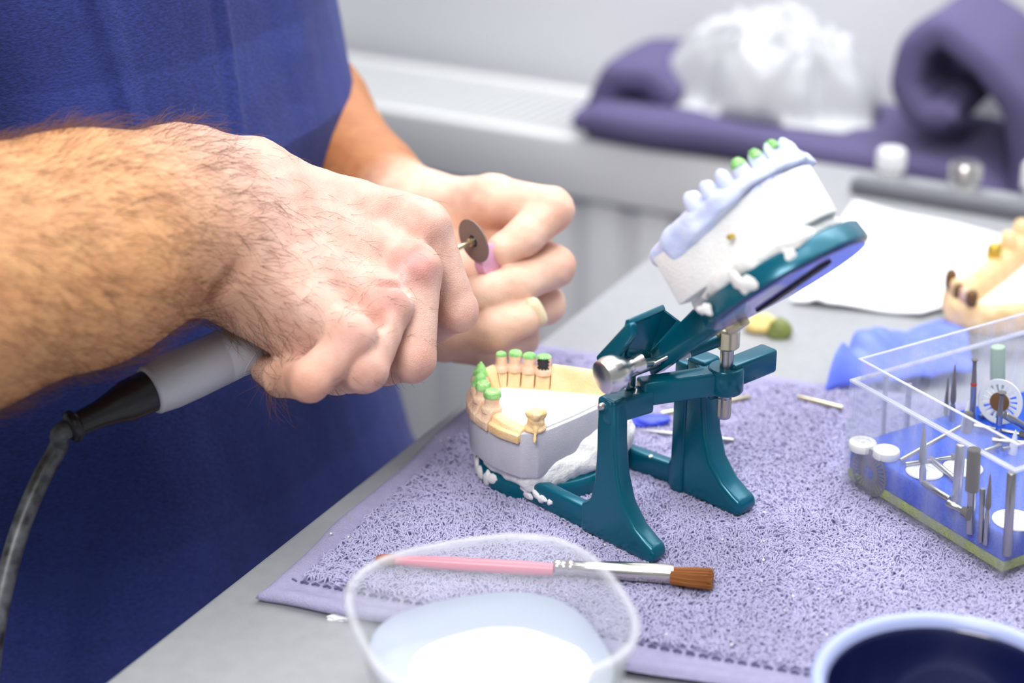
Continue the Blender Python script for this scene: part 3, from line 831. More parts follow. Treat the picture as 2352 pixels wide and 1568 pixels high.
# ---------------------------------------------------------------- upper dental cast
uc = thing('dental_cast', 'upper dental cast of pale blue plaster, swung open on the raised articulator plate', 'dental cast', U(UC, 0, .006))
def uout(f, w, u0, u1):
    return smooth_poly([(u0, -w), (u0+.020, -w*1.04), (u0+.038, -w*.86), (u1-.006, -w*.45), (u1, 0), (u1-.006, w*.45), (u0+.038, w*.86), (u0+.020, w*1.04), (u0, w)], 1)
def f_umount(p):
    q = (p-HO.astype(np.float32)); L = np.stack([q@Ua.astype(np.float32), q@As.astype(np.float32), q@Un.astype(np.float32)], 1)
    d = ell(L, (UC-.002, .0, .008), (.036, .034, .008))
    d = smin(d, rc(L, (UC-.026, -.016, .010), (UC-.024, .014, .010), .008, .008), .005)
    d = smin(d, ell(L, (UC+.006, -.028, .008), (.014, .009, .006)), .004)
    d = smin(d, ell(L, (UC+.026, -.014, .007), (.010, .012, .006)), .004)
    return d+.0012*lump(p, 240, 13)+.0004*lump(p, 900, 14)
cU = U(UC, 0, .01)
Vv, Qq = nets(f_umount, cU-.055, cU+.055, .0014)
link_mesh('plaster_mount', from_quads('plaster_mount', Vv, Qq), M['plaster'], uc)
ob = uout(1, .0330, UC-.034, UC+.0395)
MB().prism(ob, .0105, .0338, Ua, As, Un, HO).build('plaster_base', M['plaster'], uc, bevel=.001, seg=2)
UARC = np.array([(UC-.0295, -.0270), (UC-.016, -.0285), (UC-.001, -.0280), (UC+.014, -.0245), (UC+.026, -.0165), (UC+.0325, -.0060), (UC+.0325, .0060), (UC+.026, .0165), (UC+.014, .0245), (UC-.001, .0280), (UC-.016, .0285), (UC-.0295, .0270)])
UD = np.r_[0, np.cumsum(np.linalg.norm(np.diff(UARC, axis=0), axis=1))]
def f_gum(p):
    q = (p-HO.astype(np.float32)); L = np.stack([q@Ua.astype(np.float32), q@As.astype(np.float32), q@Un.astype(np.float32)], 1)
    d = None
    for i in range(len(UARC)-1):
        n0 = .0340 if i in (0, 10) else .0365
        n1 = .0345 if i == 0 else n0
        e = rc(L, (*UARC[i], n0), (*UARC[i+1], n1), .0052, .0052)
        d = e if d is None else smin(d, e, .003)
    # vault of the palate
    d = smin(d, ell(L, (UC-.004, 0, .0290), (.034, .027, .0040)), .004)
    d = smin(d, rc(L, (*UARC[1], .0300), (*UARC[2], .0300), .0050, .0058), .004)
    for i in range(1, len(UARC)-1): d = smin(d, rc(L, (*UARC[i], .0310), (*UARC[i+1], .0310), .0056, .0056), .003)
    d = smax(d, .0268+.0085*np.clip((L[:, 0]-.078)/.04, 0, 1)-L[:, 2]+.0016*lump(p, 130, 23), .001)
    return d+.0004*lump(p, 500, 21)
cG = U(UC-.005, 0, .036)
Vv, Qq = nets(f_gum, cG-.052, cG+.052, .0011)
gum = link_mesh('gum', from_quads('gum', Vv, Qq), M['blueplaster'], uc)
def utooth(t, w_, dp, hgt, m, cap=False, cusps=1):
    p = np.array([np.interp(t, UD, UARC[:, 0]), np.interp(t, UD, UARC[:, 1])])
    e = .003
    q = np.array([np.interp(t+e, UD, UARC[:, 0])-np.interp(t-e, UD, UARC[:, 0]), np.interp(t+e, UD, UARC[:, 1])-np.interp(t-e, UD, UARC[:, 1])]); q /= np.linalg.norm(q)
    tv = Ua*q[0]+As*q[1]; nv = np.cross(Un, tv)
    c = U(p[0], p[1], .0395)
    mb = MB()
    n = 18; prof = [(-.003, .80), (0, .95), (.35, 1.0), (.65, .92), (.86, .74), (.97, .45), (1, .2)]
    V = []; F = []
    for (h_, r_) in prof:
        for k in range(n):
            a = 2*math.pi*k/n
            lift = .0
            if cusps > 1 and h_ > .8: lift = .0011*abs(math.sin(a*cusps/2))*(r_ > .4)
            V.append(c+tv*(w_*r_*math.copysign(abs(math.cos(a))**.8, math.cos(a)))+nv*(dp*(r_ if cusps > 1 else r_**1.4)*math.sin(a))+Un*(h_*hgt if h_ > 0 else h_)+Un*lift)
    for i in range(len(prof)-1):
        for k in range(n):
            k2 = (k+1) % n; F.append((i*n+k, i*n+k2, (i+1)*n+k2, (i+1)*n+k))
    F += [tuple(range(n-1, -1, -1)), tuple((len(prof)-1)*n+k for k in range(n))]
    o = MB().add(V, F).build('tooth', M[m], gum, angle=80)
    if cap:
        MB().lathe(c+Un*hgt*.62, Un, [(0, w_*1.02), (hgt*.22, w_*.86), (hgt*.40, w_*.5), (hgt*.43, w_*.2)], 18, sx=1, sy=dp/w_*1.02, up=tv).build('green_mark', M['green'], o, angle=80)
tt = UD[2]-.001
specs = [(.0040, .0046, .0080, 0, 2), (.0034, .0042, .0080, 0, 2), (.0034, .0040, .0085, 0, 2), (.0034, .0034, .0095, 1, 1), (.0034, .0030, .0095, 1, 1), (.0041, .0028, .0100, 1, 1),
         (.0041, .0028, .0100, 0, 1), (.0034, .0030, .0095, 0, 1), (.0034, .0034, .0095, 0, 1), (.0034, .0040, .0085, 0, 2), (.0034, .0042, .0080, 0, 2), (.0044, .0048, .0078, 0, 3), (.0046, .0050, .0075, 0, 3)]
tot = sum(2*q[0] for q in specs); avail = UD[-2]-UD[2]+.004
kf = avail/tot
for (w_, dp, hg_, cp, cu) in specs:
    tt += w_*kf
    utooth(tt, w_*min(kf, 1.12)*.97, dp, hg_, 'blueplaster', bool(cp), cu)
    tt += w_*kf
MB().lathe(U(UC+.012, -.0290, .022), -As, [(-.002, .0012), (.0008, .0012), (.0012, .0006)], 12).build('wax_dot', M['gold'], uc)

# ---------------------------------------------------------------- bur box
BL = P(1932, 1105); BF = P(2300, 1335)
BU = (BF-BL)/np.linalg.norm(BF-BL); BW = np.array([-BU[1], BU[0], 0]); LB = float(np.linalg.norm(BF-BL)); WB = .135
def X(u, w_, z): return BL+BU*u+BW*w_+EZ*z
bx = thing('bur_box', 'open clear plastic box with a blue and green foam floor, holding dental burs', 'box', X(LB/2, WB/2, 0))
def shell(name, u0, u1, w0, w1, z0, z1, th, m, bottom=False):
    mb = MB()
    def rect(i, z): return [X(u0+i, w0+i, z), X(u1-i, w0+i, z), X(u1-i, w1-i, z), X(u0+i, w1-i, z)]
    V = rect(0, z0)+rect(0, z1)+rect(th, z1)+rect(th, z0+(th if bottom else 0)); F = []
    for k in range(4):
        k2 = (k+1) % 4
        F += [(k, k2, 4+k2, 4+k), (4+k, 4+k2, 8+k2, 8+k), (8+k, 8+k2, 12+k2, 12+k)]
        if not bottom: F.append((12+k, 12+k2, k2, k))
    if bottom: F += [(3, 2, 1, 0), (12, 13, 14, 15)]
    return mb.add(V, F).build(name, m, bx, bevel=.0005, seg=2, smooth=True, angle=30)
M['box_edge_glint'] = clear('box_edge_highlight', haze=.55, hazecol=(244, 246, 252))  # whiter haze paints in the light caught along the box edges
shell('tub', 0, LB, 0, WB, 0, .0560, .0016, M['box'], True)
shell('rim', .0022, LB-.0022, .0022, WB-.0022, .0555, .0675, .0014, M['box'])
shell('rim_ledge', -.0002, LB+.0002, -.0002, WB+.0002, .0550, .0564, .0030, M['box_edge_glint'])
shell('rim_lip', .0021, LB-.0021, .0021, WB-.0021, .0671, .0679, .0016, M['box_edge_glint'])
MB().prism([(.002, .002), (LB-.002, .002), (LB-.002, WB-.002), (.002, WB-.002)], .0030, .0080, BU, BW, EZ, BL).build('foam_backing', M['foam_green'], bx, bevel=.0005)
MB().prism([(.0022, .0022), (LB-.0022, .0022), (LB-.0022, WB-.0022), (.0022, WB-.0022)], .0080, .0215, BU, BW, EZ, BL).build('foam_pad', M['foam_blue'], bx, bevel=.001)
ZF = .0217
def upright(bpx, tpx, zb=ZF):
    b = P(*bpx, zb); best = None
    for h in np.linspace(zb, .11, 500):
        q = P(*tpx, h); d = np.linalg.norm((q-b)[:2])
        if best is None or d < best[0]: best = (d, q)
    return b, best[1]
NB = [0]
def bur(base, tip, kind, label, group='burs in the clear box', name='dental_bur', r=.00117, hc='grit', band=None, hr=.0016, hl=.4, bandpos=.62, shank='steel', stick=0.0):
    base = np.array(base, float); tip = np.array(tip, float); ax = tip-base; L = np.linalg.norm(ax); ax /= L
    base = base-ax*stick; L += stick
    o = thing(name, label, 'dental bur' if name == 'dental_bur' else name.replace('_', ' '), base, group)
    o.rotation_mode = 'QUATERNION'; o.rotation_quaternion = Vector((0, 0, 1)).rotation_difference(Vector(ax))
    Z = (0, 0, 1)
    def part(nm, prof, m, n=18, ang=50, par=None):
        return MB().lathe((0, 0, 0), Z, prof, n).build(nm, M[m], par or o, local=True, angle=ang)
    hs = L*(1-hl)
    if kind == 'plain':
        part('shank', [(0, r*.9), (.0003, r), (L-.0004, r), (L, r*.85)], shank)
    elif kind == 'needle':
        part('shank', [(0, r), (hs-.003, r), (hs, r*.6)], shank)
        part('head', [(hs, r*.6), (hs+.0015, hr*.8), (hs+L*hl*.3, hr*.75), (L*.97, hr*.2), (L, hr*.08)], hc)
    elif kind == 'flare':
        part('shank', [(0, r), (hs-.002, r), (hs, r*.95)], shank)
        part('head', [(hs, r*.95), (L-.0025, r*.62), (L-.001, r*.75), (L-.0003, hr), (L, hr*.95)], hc)
    elif kind == 'stone':
        part('shank', [(0, r), (hs, r)], shank)
        part('head', [(hs, hr*.7), (hs+.0006, hr), (L-.0008, hr*.98), (L-.0002, hr*.9), (L, hr*.7)], hc, 26)
    elif kind == 'cone':
        part('shank', [(0, r), (hs, r)], shank)
        part('head', [(hs, hr*.7), (hs+.001, hr), (hs+L*hl*.5, hr*.8), (L-.001, hr*.28), (L, hr*.08)], hc, 22)
    elif kind == 'ball':
        part('shank', [(0, r), (hs, r*.8), (L-.002, r*.6)], shank)
        part('head', [(L-.0034, hr*.3), (L-.0030, hr*.75), (L-.0018, hr), (L-.0006, hr*.75), (L, hr*.2)], hc, 18, 80)
    elif kind == 'collar':
        part('shank', [(0, r), (L*.3, r), (L*.3+.0004, r*.8), (L-.004, r*.8)], shank)
        part('head', [(L-.0045, r), (L-.0042, hr), (L-.0008, hr), (L-.0004, hr*1.5), (L, hr*1.5)], hc)
    if band:
        part('band', [(L*bandpos, r*1.04), (L*bandpos+.0013, r*1.04)], band, 18)
    return o
up = [
 ((2030, 965), (2035, 863), 'plain', 'plain steel shank, slimmer of two standing behind the white wheels', dict()),
 ((2083, 965), (2089, 881), 'plain', 'plain steel shank, thicker of two standing behind the white wheels', dict(r=.0015)),
 ((2172, 955), (2178, 867), 'needle', 'fine needle-pointed bur, shorter of the pair before the blue wrap', dict(hl=.72, hr=.0016)),
 ((2186, 965), (2194, 837), 'needle', 'long needle-pointed bur, taller of the pair before the blue wrap', dict(hl=.55, hr=.0019, r=.0016)),
 ((2233, 980), (2239, 825), 'flare', 'steel bur with a flared tip and a red band, standing in the foam', dict(hl=.32, hr=.0018, band='red', bandpos=.69, r=.0015)),
 ((2291, 950), (2292, 795), 'stone', 'pale mint green cylinder stone standing tall above the slotted disc', dict(hl=.5, hr=.0038, hc='mint')),
 ((2290, 1018), (2302, 900), 'flare', 'steel bur with a flared tip and a blue band, before the slotted disc', dict(hl=.35, hr=.0022, band='blue', bandpos=.47, r=.0015)),
 ((2214, 985), (2225, 921), 'cone', 'slim pointed white stone next to the red banded bur', dict(hl=.7, hr=.0020, hc='whitestone')),
 ((2220, 990), (2225, 946), 'stone', 'short thick dark grey stone next to the red banded bur', dict(hl=.75, hr=.0024, hc='grit')),
 ((2119, 1105), (2122, 973), 'needle', 'pointed grey stone standing close to the box front wall', dict(hl=.55, hr=.0024, r=.0017)),
 ((2326, 1040), (2333, 987), 'cone', 'white pointed stone standing near the ball-ended bur', dict(hl=.8, hr=.0024, hc='whitestone')),
 ((2197, 1154), (2207, 1020), 'plain', 'stout steel shank standing at the middle of the front wall', dict(r=.0023)),
 ((2230, 1188), (2238, 1030), 'stone', 'stout grinding point with a thick grey head at the front wall', dict(hl=.5, hr=.0032, r=.0019, hc='grit')),
 ((2266, 1214), (2275, 1088), 'needle', 'slim pointed bur standing between the stout ones and the corner shank', dict(hl=.5, hr=.0017)),
 ((2254, 1208), (2257, 1122), 'plain', 'short pale shank standing low near the box front corner', dict(r=.0013)),
 ((2315, 1238), (2324, 1085), 'plain', 'thick steel shank standing in the front corner of the box', dict(r=.0021)),
]
for b, t, k, lab, kw in up:
    p, q = upright(b, t)
    bur(p, q, k, lab, stick=.008, **kw)
ly_ = [
 ((2079, 1066), (2203, 1047), 'collar', 'long bright mandrel lying across the middle of the foam', dict(hr=.0017)),
 ((2068, 1057), (2207, 979), 'plain', 'long thin bright shank leaning up from the white wheels', dict(r=.0011)),
 ((2238, 977), (2362, 1000), 'collar', 'steel mandrel lying under the slotted disc', dict(hr=.0018, r=.0014)),
 ((2308, 953), (2372, 990), 'plain', 'ribbed steel shank leaning beside the blue banded bur', dict(r=.0019)),
 ((2181, 1146), (2121, 1108), 'plain', 'dull steel shank lying along the front edge of the foam', dict(r=.0015)),
 ((2178, 1155), (2228, 1181), 'collar', 'short fat mandrel lying at the foot of the stout burs', dict(hr=.0022, r=.0019)),
 ((2137, 1052), (2194, 1100), 'plain', 'steel shank lying under the long bright mandrel', dict(r=.0014)),
 ((2261, 1036), (2298, 1022), 'plain', 'small bright shank lying behind the stout burs', dict(r=.0012)),
 ((2302, 1032), (2334, 1024), 'ball', 'small bur with a shiny ball end lying by the blue banded bur', dict(hr=.0022, hc='chrome')),
 ((2250, 957), (2290, 940), 'cone', 'small white cone lying behind the red banded bur', dict(hr=.0018, hc='whitestone', hl=.6)),
 ((2278, 1010), (2356, 1018), 'plain', 'grey shank lying at the foot of the blue banded bur', dict(r=.0014)),
]
for n_, (b, t, k, lab, kw) in enumerate(ly_):
    dz = .0018+.0006*(n_ % 3)
    if n_ == 1: pb, pt = P(*b, ZF+.002), P(*t, ZF+.012)
    elif n_ == 3: pb, pt = P(*b, ZF+.014), P(*t, ZF+.004)
    else: pb, pt = P(*b, ZF+dz), P(*t, ZF+dz)
    bur(pb, pt, k, lab, **kw)

def slotted(name, c, nrm, R, rin, r0, r1, ns, th, m, label, cat, up=(0, 0, 1), hub=None, group='discs and wheels in the clear box'):
    x, y, z = frame(nrm, up); c = np.array(c, float)
    na = ns*6; rr = [rin, r0, r0+(r1-r0)*.5, r1, R]; bm = bmesh.new(); vs_ = {}
    for i, r in enumerate(rr):
        for k in range(na):
            a = 2*math.pi*k/na; vs_[i, k] = bm.verts.new(tuple(x*r*math.cos(a)+y*r*math.sin(a)))
    for i in range(len(rr)-1):
        for k in range(na):
            if i in (1, 2) and (k % 6) in (1, 2, 3): continue
            k2 = (k+1) % na; bm.faces.new((vs_[i, k], vs_[i, k2], vs_[i+1, k2], vs_[i+1, k]))
    me = bpy.data.meshes.new(name); bm.to_mesh(me); bm.free()
    o = bpy.data.objects.new(name, me); COL.objects.link(o); o.location = (c[0], c[1], c[2]+TZ)
    me.materials.append(M[m]); md_ = o.modifiers.new('th', 'SOLIDIFY'); md_.thickness = th; md_.offset = 0
    tag(o, label, cat, group)
    if hub:
        MB().lathe((0, 0, 0), z, [(-.0012, rin*1.9), (.0012, rin*1.9)], 24).build('hub', M[hub], o, local=True)
    return o
def onplane(px, py, p0, nrm):
    d = ray(px, py); o = np.array([0, 0, CH]); return o+d*(((p0-o)@nrm)/(d@nrm))
slotted('slotted_disc', onplane(1996, 1084, BL+BW*.0019, BW), BW, .0124, .0034, .0062, .0112, 30, .0005, 'grit', 'dark slotted disc wedged upright between the box wall and the foam', 'disc')
pd, _ = upright((2297, 985), (2297, 921))
dn = np.array([-.55, -.80, .12]); dn /= np.linalg.norm(dn)
sd_c = P(2297, 922, .0365)
slotted('slotted_disc', sd_c, dn, .0115, .0026, .0052, .0090, 18, .0009, 'whitestone', 'pale slotted disc standing upright behind the blue banded bur', 'disc', hub='brown_alloy')
slotted('slotted_disc', P(2309, 930, .031), [.95, -.25, .15], .0078, .0015, .0040, .0066, 16, .0005, 'steel', 'small dark slotted disc seen edge-on behind the blue banded bur', 'disc')
def wheel(px, py, R, th, m, label, z=ZF):
    c = P(px, py, z+th)
    o = MB().lathe((0, 0, 0), (0, 0, 1), [(0, R*.96), (.0005, R), (th-.0006, R), (th, R*.95), (th, R*.62), (th-.0004, R*.58), (th-.0004, R*.2), (th-.0012, R*.12)], 40).build('polishing_wheel', M[m], local=True, angle=35)
    o.location = (c[0], c[1], z+TZ)
    return tag(o, label, 'polishing wheel', 'discs and wheels in the clear box')
wheel(1982, 1014, .0068, .0038, 'white_wheel', 'white polishing wheel lying flat in the box corner behind the dark disc')
wheel(2036, 1032, .0066, .0038, 'white_wheel', 'white polishing wheel lying flat, the one further from the box corner')
wheel(2124, 1080, .0090, .0008, 'whitestone', 'thin pale disc lying flat under the long bright mandrel')
wheel(2212, 1072, .0095, .0008, 'whitestone', 'thin pale disc lying flat behind the stout burs')
wheel(2330, 1192, .0100, .0008, 'white_wheel', 'thin white disc lying flat beside the corner shank')

# loose burs on the towel
bur(P(1519, 950, .0016), P(1722, 911, .0016), 'plain', 'steel shank lying on the towel behind the articulator leg', group='burs lying on the towel', r=.0013, shank='brass')
bur(P(1685, 1011, .0016), P(1461, 986, .0016), 'needle', 'thin tapered bur lying on the towel below the blue wax chip', group='burs lying on the towel', hl=.45, hr=.0013, shank='steel', hc='steel')
bur(P(1832, 911, .0016), P(1935, 936, .0016), 'plain', 'brownish shank lying on the towel against the clear box', group='burs lying on the towel', r=.0012, shank='brass')
bur(P(1656, 945, .0014), P(1672, 927, .0014), 'plain', 'short bit of steel shank lying on the towel beside the rear articulator leg', group='burs lying on the towel', r=.0012, shank='brass')

# ---------------------------------------------------------------- small pieces
def blob(name, c, R, m, label, cat, seed, amp=.25, squash=(1, 1, .6), rot=0.0, group=None):
    c = np.array(c, float); n1, n2 = 18, 28; V = []; F = []
    for i in range(n1+1):
        th = math.pi*i/n1
        for k in range(n2):
            a = 2*math.pi*k/n2; V.append((math.sin(th)*math.cos(a), math.sin(th)*math.sin(a), math.cos(th)))
    V = np.array(V); f = 1+amp*lump(V, 2.4, seed)+amp*.4*lump(V, 6, seed+1)
    V = V*f[:, None]*R*np.array(squash)
    V = np.c_[V[:, 0]*math.cos(rot)-V[:, 1]*math.sin(rot), V[:, 0]*math.sin(rot)+V[:, 1]*math.cos(rot), V[:, 2]]
    V[:, 2] = np.maximum(V[:, 2], -R*squash[2]*.5)
    for i in range(n1):
        for k in range(n2):
            k2 = (k+1) % n2; F.append((i*n2+k, (i+1)*n2+k, (i+1)*n2+k2, i*n2+k2))
    o = MB().add(V, F).build(name, M[m], local=True, angle=60)
    o.location = (c[0], c[1], c[2]+R*squash[2]*.5+TZ)
    return tag(o, label, cat, group)
blob('wax_piece', P(1752, 760, -.007), .0085, 'wax_yellow', 'pale yellow wax lump on the bench behind the articulator arm', 'wax', 3, .2, (1.2, .9, .9))
blob('wax_piece', P(1790, 772, -.007), .0075, 'wax_olive', 'dark olive wax lump beside the pale yellow one', 'wax', 8, .15, (1.05, .9, 1.0))
blob('wax_piece', P(1494, 972, 0), .0088, 'wax_blue', 'small bright blue wax chip on the towel between the articulator legs', 'wax', 12, .35, (1.15, .8, .35))
blob('wax_piece', P(1588, 920, 0), .0042, 'wax_yellow', 'small tan wax ball half hidden behind the rear articulator leg', 'wax', 5, .12, (1, 1, 1))
blob('paper_scrap', P(785, 1418, -.007), .0046, 'paper', 'tiny white paper scrap on the bench beside the towel edge', 'scrap', 15, .4, (1.3, .7, .3), .3)
cr = MB(); rr = np.random.default_rng(5)
for (px, py) in list(zip(rr.uniform(1150, 1900, 46), rr.uniform(1080, 1480, 46)))+[(1000, 1000), (1012, 1010), (1030, 1004), (760, 1222), (800, 1230), (840, 1226), (2010, 1407), (1645, 1340)]:
    c = P(px, py, .0012); r = rr.uniform(.0003, .0008)
    cr.lathe(c-EZ*r, rr.normal(size=3), [(-r, r*.5), (0, r), (r*.8, r*.6)], 6)
tag(cr.build('plaster_crumbs', M['plaster'], origin=P(1500, 1250, 0)), 'tiny white plaster crumbs scattered over the lavender towel', 'crumbs', kind='stuff')

# white paper towel and blue wrap on the bench
def sheet(name, corners, n, m, label, cat, hfun, th, origin):
    V = []; F = []
    c = [np.array(q) for q in corners]
    for i in range(n+1):
        for j in range(n+1):
            u, v = i/n, j/n
            p = c[0]*(1-u)*(1-v)+c[1]*u*(1-v)+c[2]*u*v+c[3]*(1-u)*v
            V.append(p+EZ*hfun(u, v, p))
    for i in range(n):
        for j in range(n): F.append((i*(n+1)+j, (i+1)*(n+1)+j, (i+1)*(n+1)+j+1, i*(n+1)+j+1))
    o = MB().add(V, F).build(name, M[m], origin=origin, angle=180)
    md = o.modifiers.new('th', 'SOLIDIFY'); md.thickness = th; md.offset = 1
    return tag(o, label, cat)
ph = lambda u, v, p: .0008+.0018*(1+math.sin(p[0]*60+1)*math.sin(p[1]*48))*.8+.002*math.exp(-((u-v*.6-.2)/.05)**2)*(1-v)+.0015*math.exp(-(v/.06)**2)*(math.sin(u*4)**2)
sheet('paper_towel', [P(1815, 700, -.007), P(2118, 732, -.007), P(2520, 600, -.007), P(1962, 470, -.007)], 60, 'paper', 'white paper towel spread on the bench under the second dental cast', 'paper towel', ph, .0012, P(2100, 600, -.007))
def bh(u, v, p):
    r = abs(math.sin(u*3.3+v*4+1.6*math.sin(v*5+u*2)))
    return .0012+.024*(u*(1-u)*4)**.7*(.45+.55*r)*(1-.55*v)+.002*abs(math.sin(u*11+v*13))
sheet('blue_wrap', [P(1893, 905, -.002), P(1985, 815, -.007), P(2190, 745, -.007), P(2235, 860, -.002)], 70, 'bluewrap', 'crumpled bright blue wrapping film on the bench behind the clear box', 'wrapping film', bh, .0006, P(2050, 840, -.005))

# second dental cast on the paper towel
sc2 = thing('dental_cast', 'tan dental cast with gold crowns, standing on the white paper towel', 'dental cast', P(2290, 690, -.004))
path2 = [(2345, 545, .026), (2290, 596, .024), (2235, 640, .023), (2196, 660, .022), (2205, 690, .022), (2252, 706, .021), (2330, 705, .022), (2420, 690, .024), (2480, 660, .024)]
pp2 = [P(*q) for q in path2]
def f_c2(p):
    d = None
    for i in range(len(pp2)-1):
        e = rc(p, pp2[i]-EZ*.004, pp2[i+1]-EZ*.004, .0062, .0062)
        e = smin(e, rc(p, pp2[i]-EZ*.010, pp2[i+1]-EZ*.010, .0075, .0075), .003)
        d = e if d is None else smin(d, e, .002)
    return d+.0005*lump(p, 500, 31)
lo2 = np.min(pp2, 0)-.018; hi2 = np.max(pp2, 0)+.018
Vv, Qq = nets(f_c2, lo2, hi2, .0014)
link_mesh('gum_ridge', from_quads('gum_ridge', Vv, Qq), M['tan'], sc2)
c2 = [P(2158, 690, .002), P(2200, 722, .002), P(2290, 742, .002), P(2440, 735, .002), P(2540, 660, .002), P(2400, 545, .002), P(2330, 560, .002), P(2230, 640, .002)]
MB().prism(smooth_poly([(q[0], q[1]) for q in c2], 2), -.0045, .012, (1, 0, 0), (0, 1, 0), EZ, (0, 0, 0)).build('plaster_base', M['plaster'], sc2, bevel=.0015)
def tooth2(px, py, z, R, hgt, m, name='tooth'):
    c = P(px, py, z)
    return MB().lathe(c-EZ*.003, EZ, [(0, R*.9), (hgt*.3, R*1.05), (hgt*.7, R), (hgt*.92, R*.7), (hgt, R*.3)], 18).build(name, M[m], sc2, angle=80)
tooth2(2283, 585, .027, .0046, .0110, 'gold', 'gold_crown')
tooth2(2316, 560, .028, .0052, .0115, 'tan')
tooth2(2345, 534, .028, .0050, .0120, 'tan')
for px, py, hh, m in ((2183, 650, .012, 'brown_alloy'), (2195, 662, .009, 'tan'), (2203, 673, .009, 'brown_alloy'), (2217, 680, .009, 'pinkstone'), (2232, 688, .009, 'brown_alloy')):
    tooth2(px, py, .026, .0034, hh, m)

# ---------------------------------------------------------------- brush
br = thing('paint_brush', 'pink-handled brush with brown bristles lying on the towel behind the clear cup', 'brush', P(1260, 1305, 0))
b0, b1, b2, b3 = P(862, 1283, .0045), P(1272, 1301, .0050), P(1546, 1322, .0055), P(1640, 1330, .0060)
bd = (b3-b0)/np.linalg.norm(b3-b0)
La, Lb_ = np.linalg.norm(b1-b0), np.linalg.norm(b2-b1)
MB().lathe(b0+bd*.009, bd, [(0, .0020), (.02, .0030), (La*.75, .0033), (La-.009, .0029)], 20).build('handle', M['brush_pink'], br)
MB().lathe(b0, bd, [(0, .0006), (.001, .0018), (.004, .0026), (.009, .0028), (.0095, .0021)], 20).build('handle_tip', M['brush_wood'], br)
MB().lathe(b1, bd, [(0, .0030), (.001, .0034), (.003, .0034), (.0035, .0030), (.006, .0031), (.0065, .0036), (.009, .0036), (.0095, .0032), (.018, .0036), (.030, .0042), (Lb_, .0044)], 28, sx=1.0, sy=1.0).build('ferrule', M['ferrule'], br, angle=60)
bs = MB()
rr = np.random.default_rng(3)
x_, y_, z_ = frame(b3-b2)
for k in range(420):
    a = rr.uniform(0, 6.28); q = math.sqrt(rr.uniform(0, 1))
    p0 = b2+x_*(.0040*q*math.cos(a))+y_*(.0036*q*math.sin(a))-z_*.001
    p1 = b2+z_*(np.linalg.norm(b3-b2)*rr.uniform(.86, 1.0))+x_*(.0058*q*math.cos(a)+rr.normal(0, .0003))+y_*(.0046*q*math.sin(a))
    pm = (p0+p1)/2+x_*.0006*math.cos(a)*q
    p1[2] = max(p1[2], .0006)
    bs.tube([p0, pm, p1], [.00024, .00022, .00012], 5)
tu = bs.build('bristles', M['bristle'], br)
tu['kind'] = 'stuff'

# ---------------------------------------------------------------- clear cup in front
CC = np.array([-.0085, .6095, -.007])
cup = thing('clear_cup', 'clear rounded-square plastic cup with white plaster slurry inside, standing before the towel', 'cup', CC)
def sq_ring(r, z, n=72, e=2.9, rot=.32):
    out = []
    for k in range(n):
        a = 2*math.pi*k/n; c, s_ = math.cos(a), math.sin(a)
        q = (abs(c)**e+abs(s_)**e)**(-1/e)
        out.append(CC+np.array([r*q*math.cos(a+rot), r*q*math.sin(a+rot), z]))
    return out
def loft(rings, close0=True, close1=True):
    n = len(rings[0]); V = [p for r in rings for p in r]; F = []
    for i in range(len(rings)-1):
        for k in range(n):
            k2 = (k+1) % n; F.append((i*n+k, i*n+k2, (i+1)*n+k2, (i+1)*n+k))
    if close0: F.append(tuple(range(n-1, -1, -1)))
    if close1: F.append(tuple((len(rings)-1)*n+k for k in range(n)))
    return MB().add(V, F)
HC = .056
loft([sq_ring(.040, 0, e=2.2), sq_ring(.0425, .002, e=2.3), sq_ring(.0485, HC*.6), sq_ring(.0527, HC-.004), sq_ring(.0540, HC-.003), sq_ring(.0544, HC-.001), sq_ring(.0540, HC), sq_ring(.0520, HC), sq_ring(.0512, HC-.002), sq_ring(.0470, HC*.6), sq_ring(.0408, .0036, e=2.3), sq_ring(.038, .0022, e=2.2)]).build('cup_wall', M['cup'], cup, angle=60)
M['cup_rim'] = clear('clear_cup_rim', haze=.34, hazecol=(244, 247, 252), edge=.5)
loft([sq_ring(.0545, HC-.0014), sq_ring(.0549, HC+.0006), sq_ring(.0540, HC+.0016), sq_ring(.0516, HC+.0014), sq_ring(.0507, HC-.0004), sq_ring(.0510, HC-.0016)], False, False).build('cup_rim', M['cup_rim'], cup, angle=80)
loft([sq_ring(.0404, .004, e=2.3), sq_ring(.0462, .034, e=2.7), sq_ring(.0460, .0343, e=2.7), sq_ring(.001, .0344)]).build('slurry', mat('thin_slurry', (158, 167, 184), .12), cup, angle=40)
mv = []
for i, r in enumerate(np.linspace(.034, .0005, 14)):
    mv.append([CC+np.array([.004+r*math.cos(a)*1.05, -.010+r*math.sin(a)*.9, .0342+.007*(1-(r/.034)**2)**.8+.0005*math.sin(a*5+i)]) for a in np.linspace(0, 2*math.pi, 48, endpoint=False)])
loft(mv).build('plaster_mound', M['liquid'], cup, angle=80)

# blue bowl at the corner
bc = np.array([.1625, .5640, -.007])
bo_ = thing('mixing_bowl', 'dark blue rubber mixing bowl at the front of the towel', 'bowl', bc)
HB = .052
MB().lathe(bc, EZ, [(0, .028), (.003, .031), (.02, .043), (HB-.008, .0485), (HB-.004, .0490), (HB-.0035, .0462), (HB-.006, .0452), (HB-.012, .0440), (.022, .037), (.010, .026), (.008, .0)], 72).build('bowl_body', M['bowl'], bo_, angle=80)
MB().lathe(bc, EZ, [(HB-.0075, .0488), (HB-.0045, .0515), (HB-.0015, .0522), (HB, .0505), (HB-.0004, .0480), (HB-.0025, .0464), (HB-.006, .0454)], 72, caps=False).build('bowl_lip', M['bowl_lip'], bo_, angle=80)

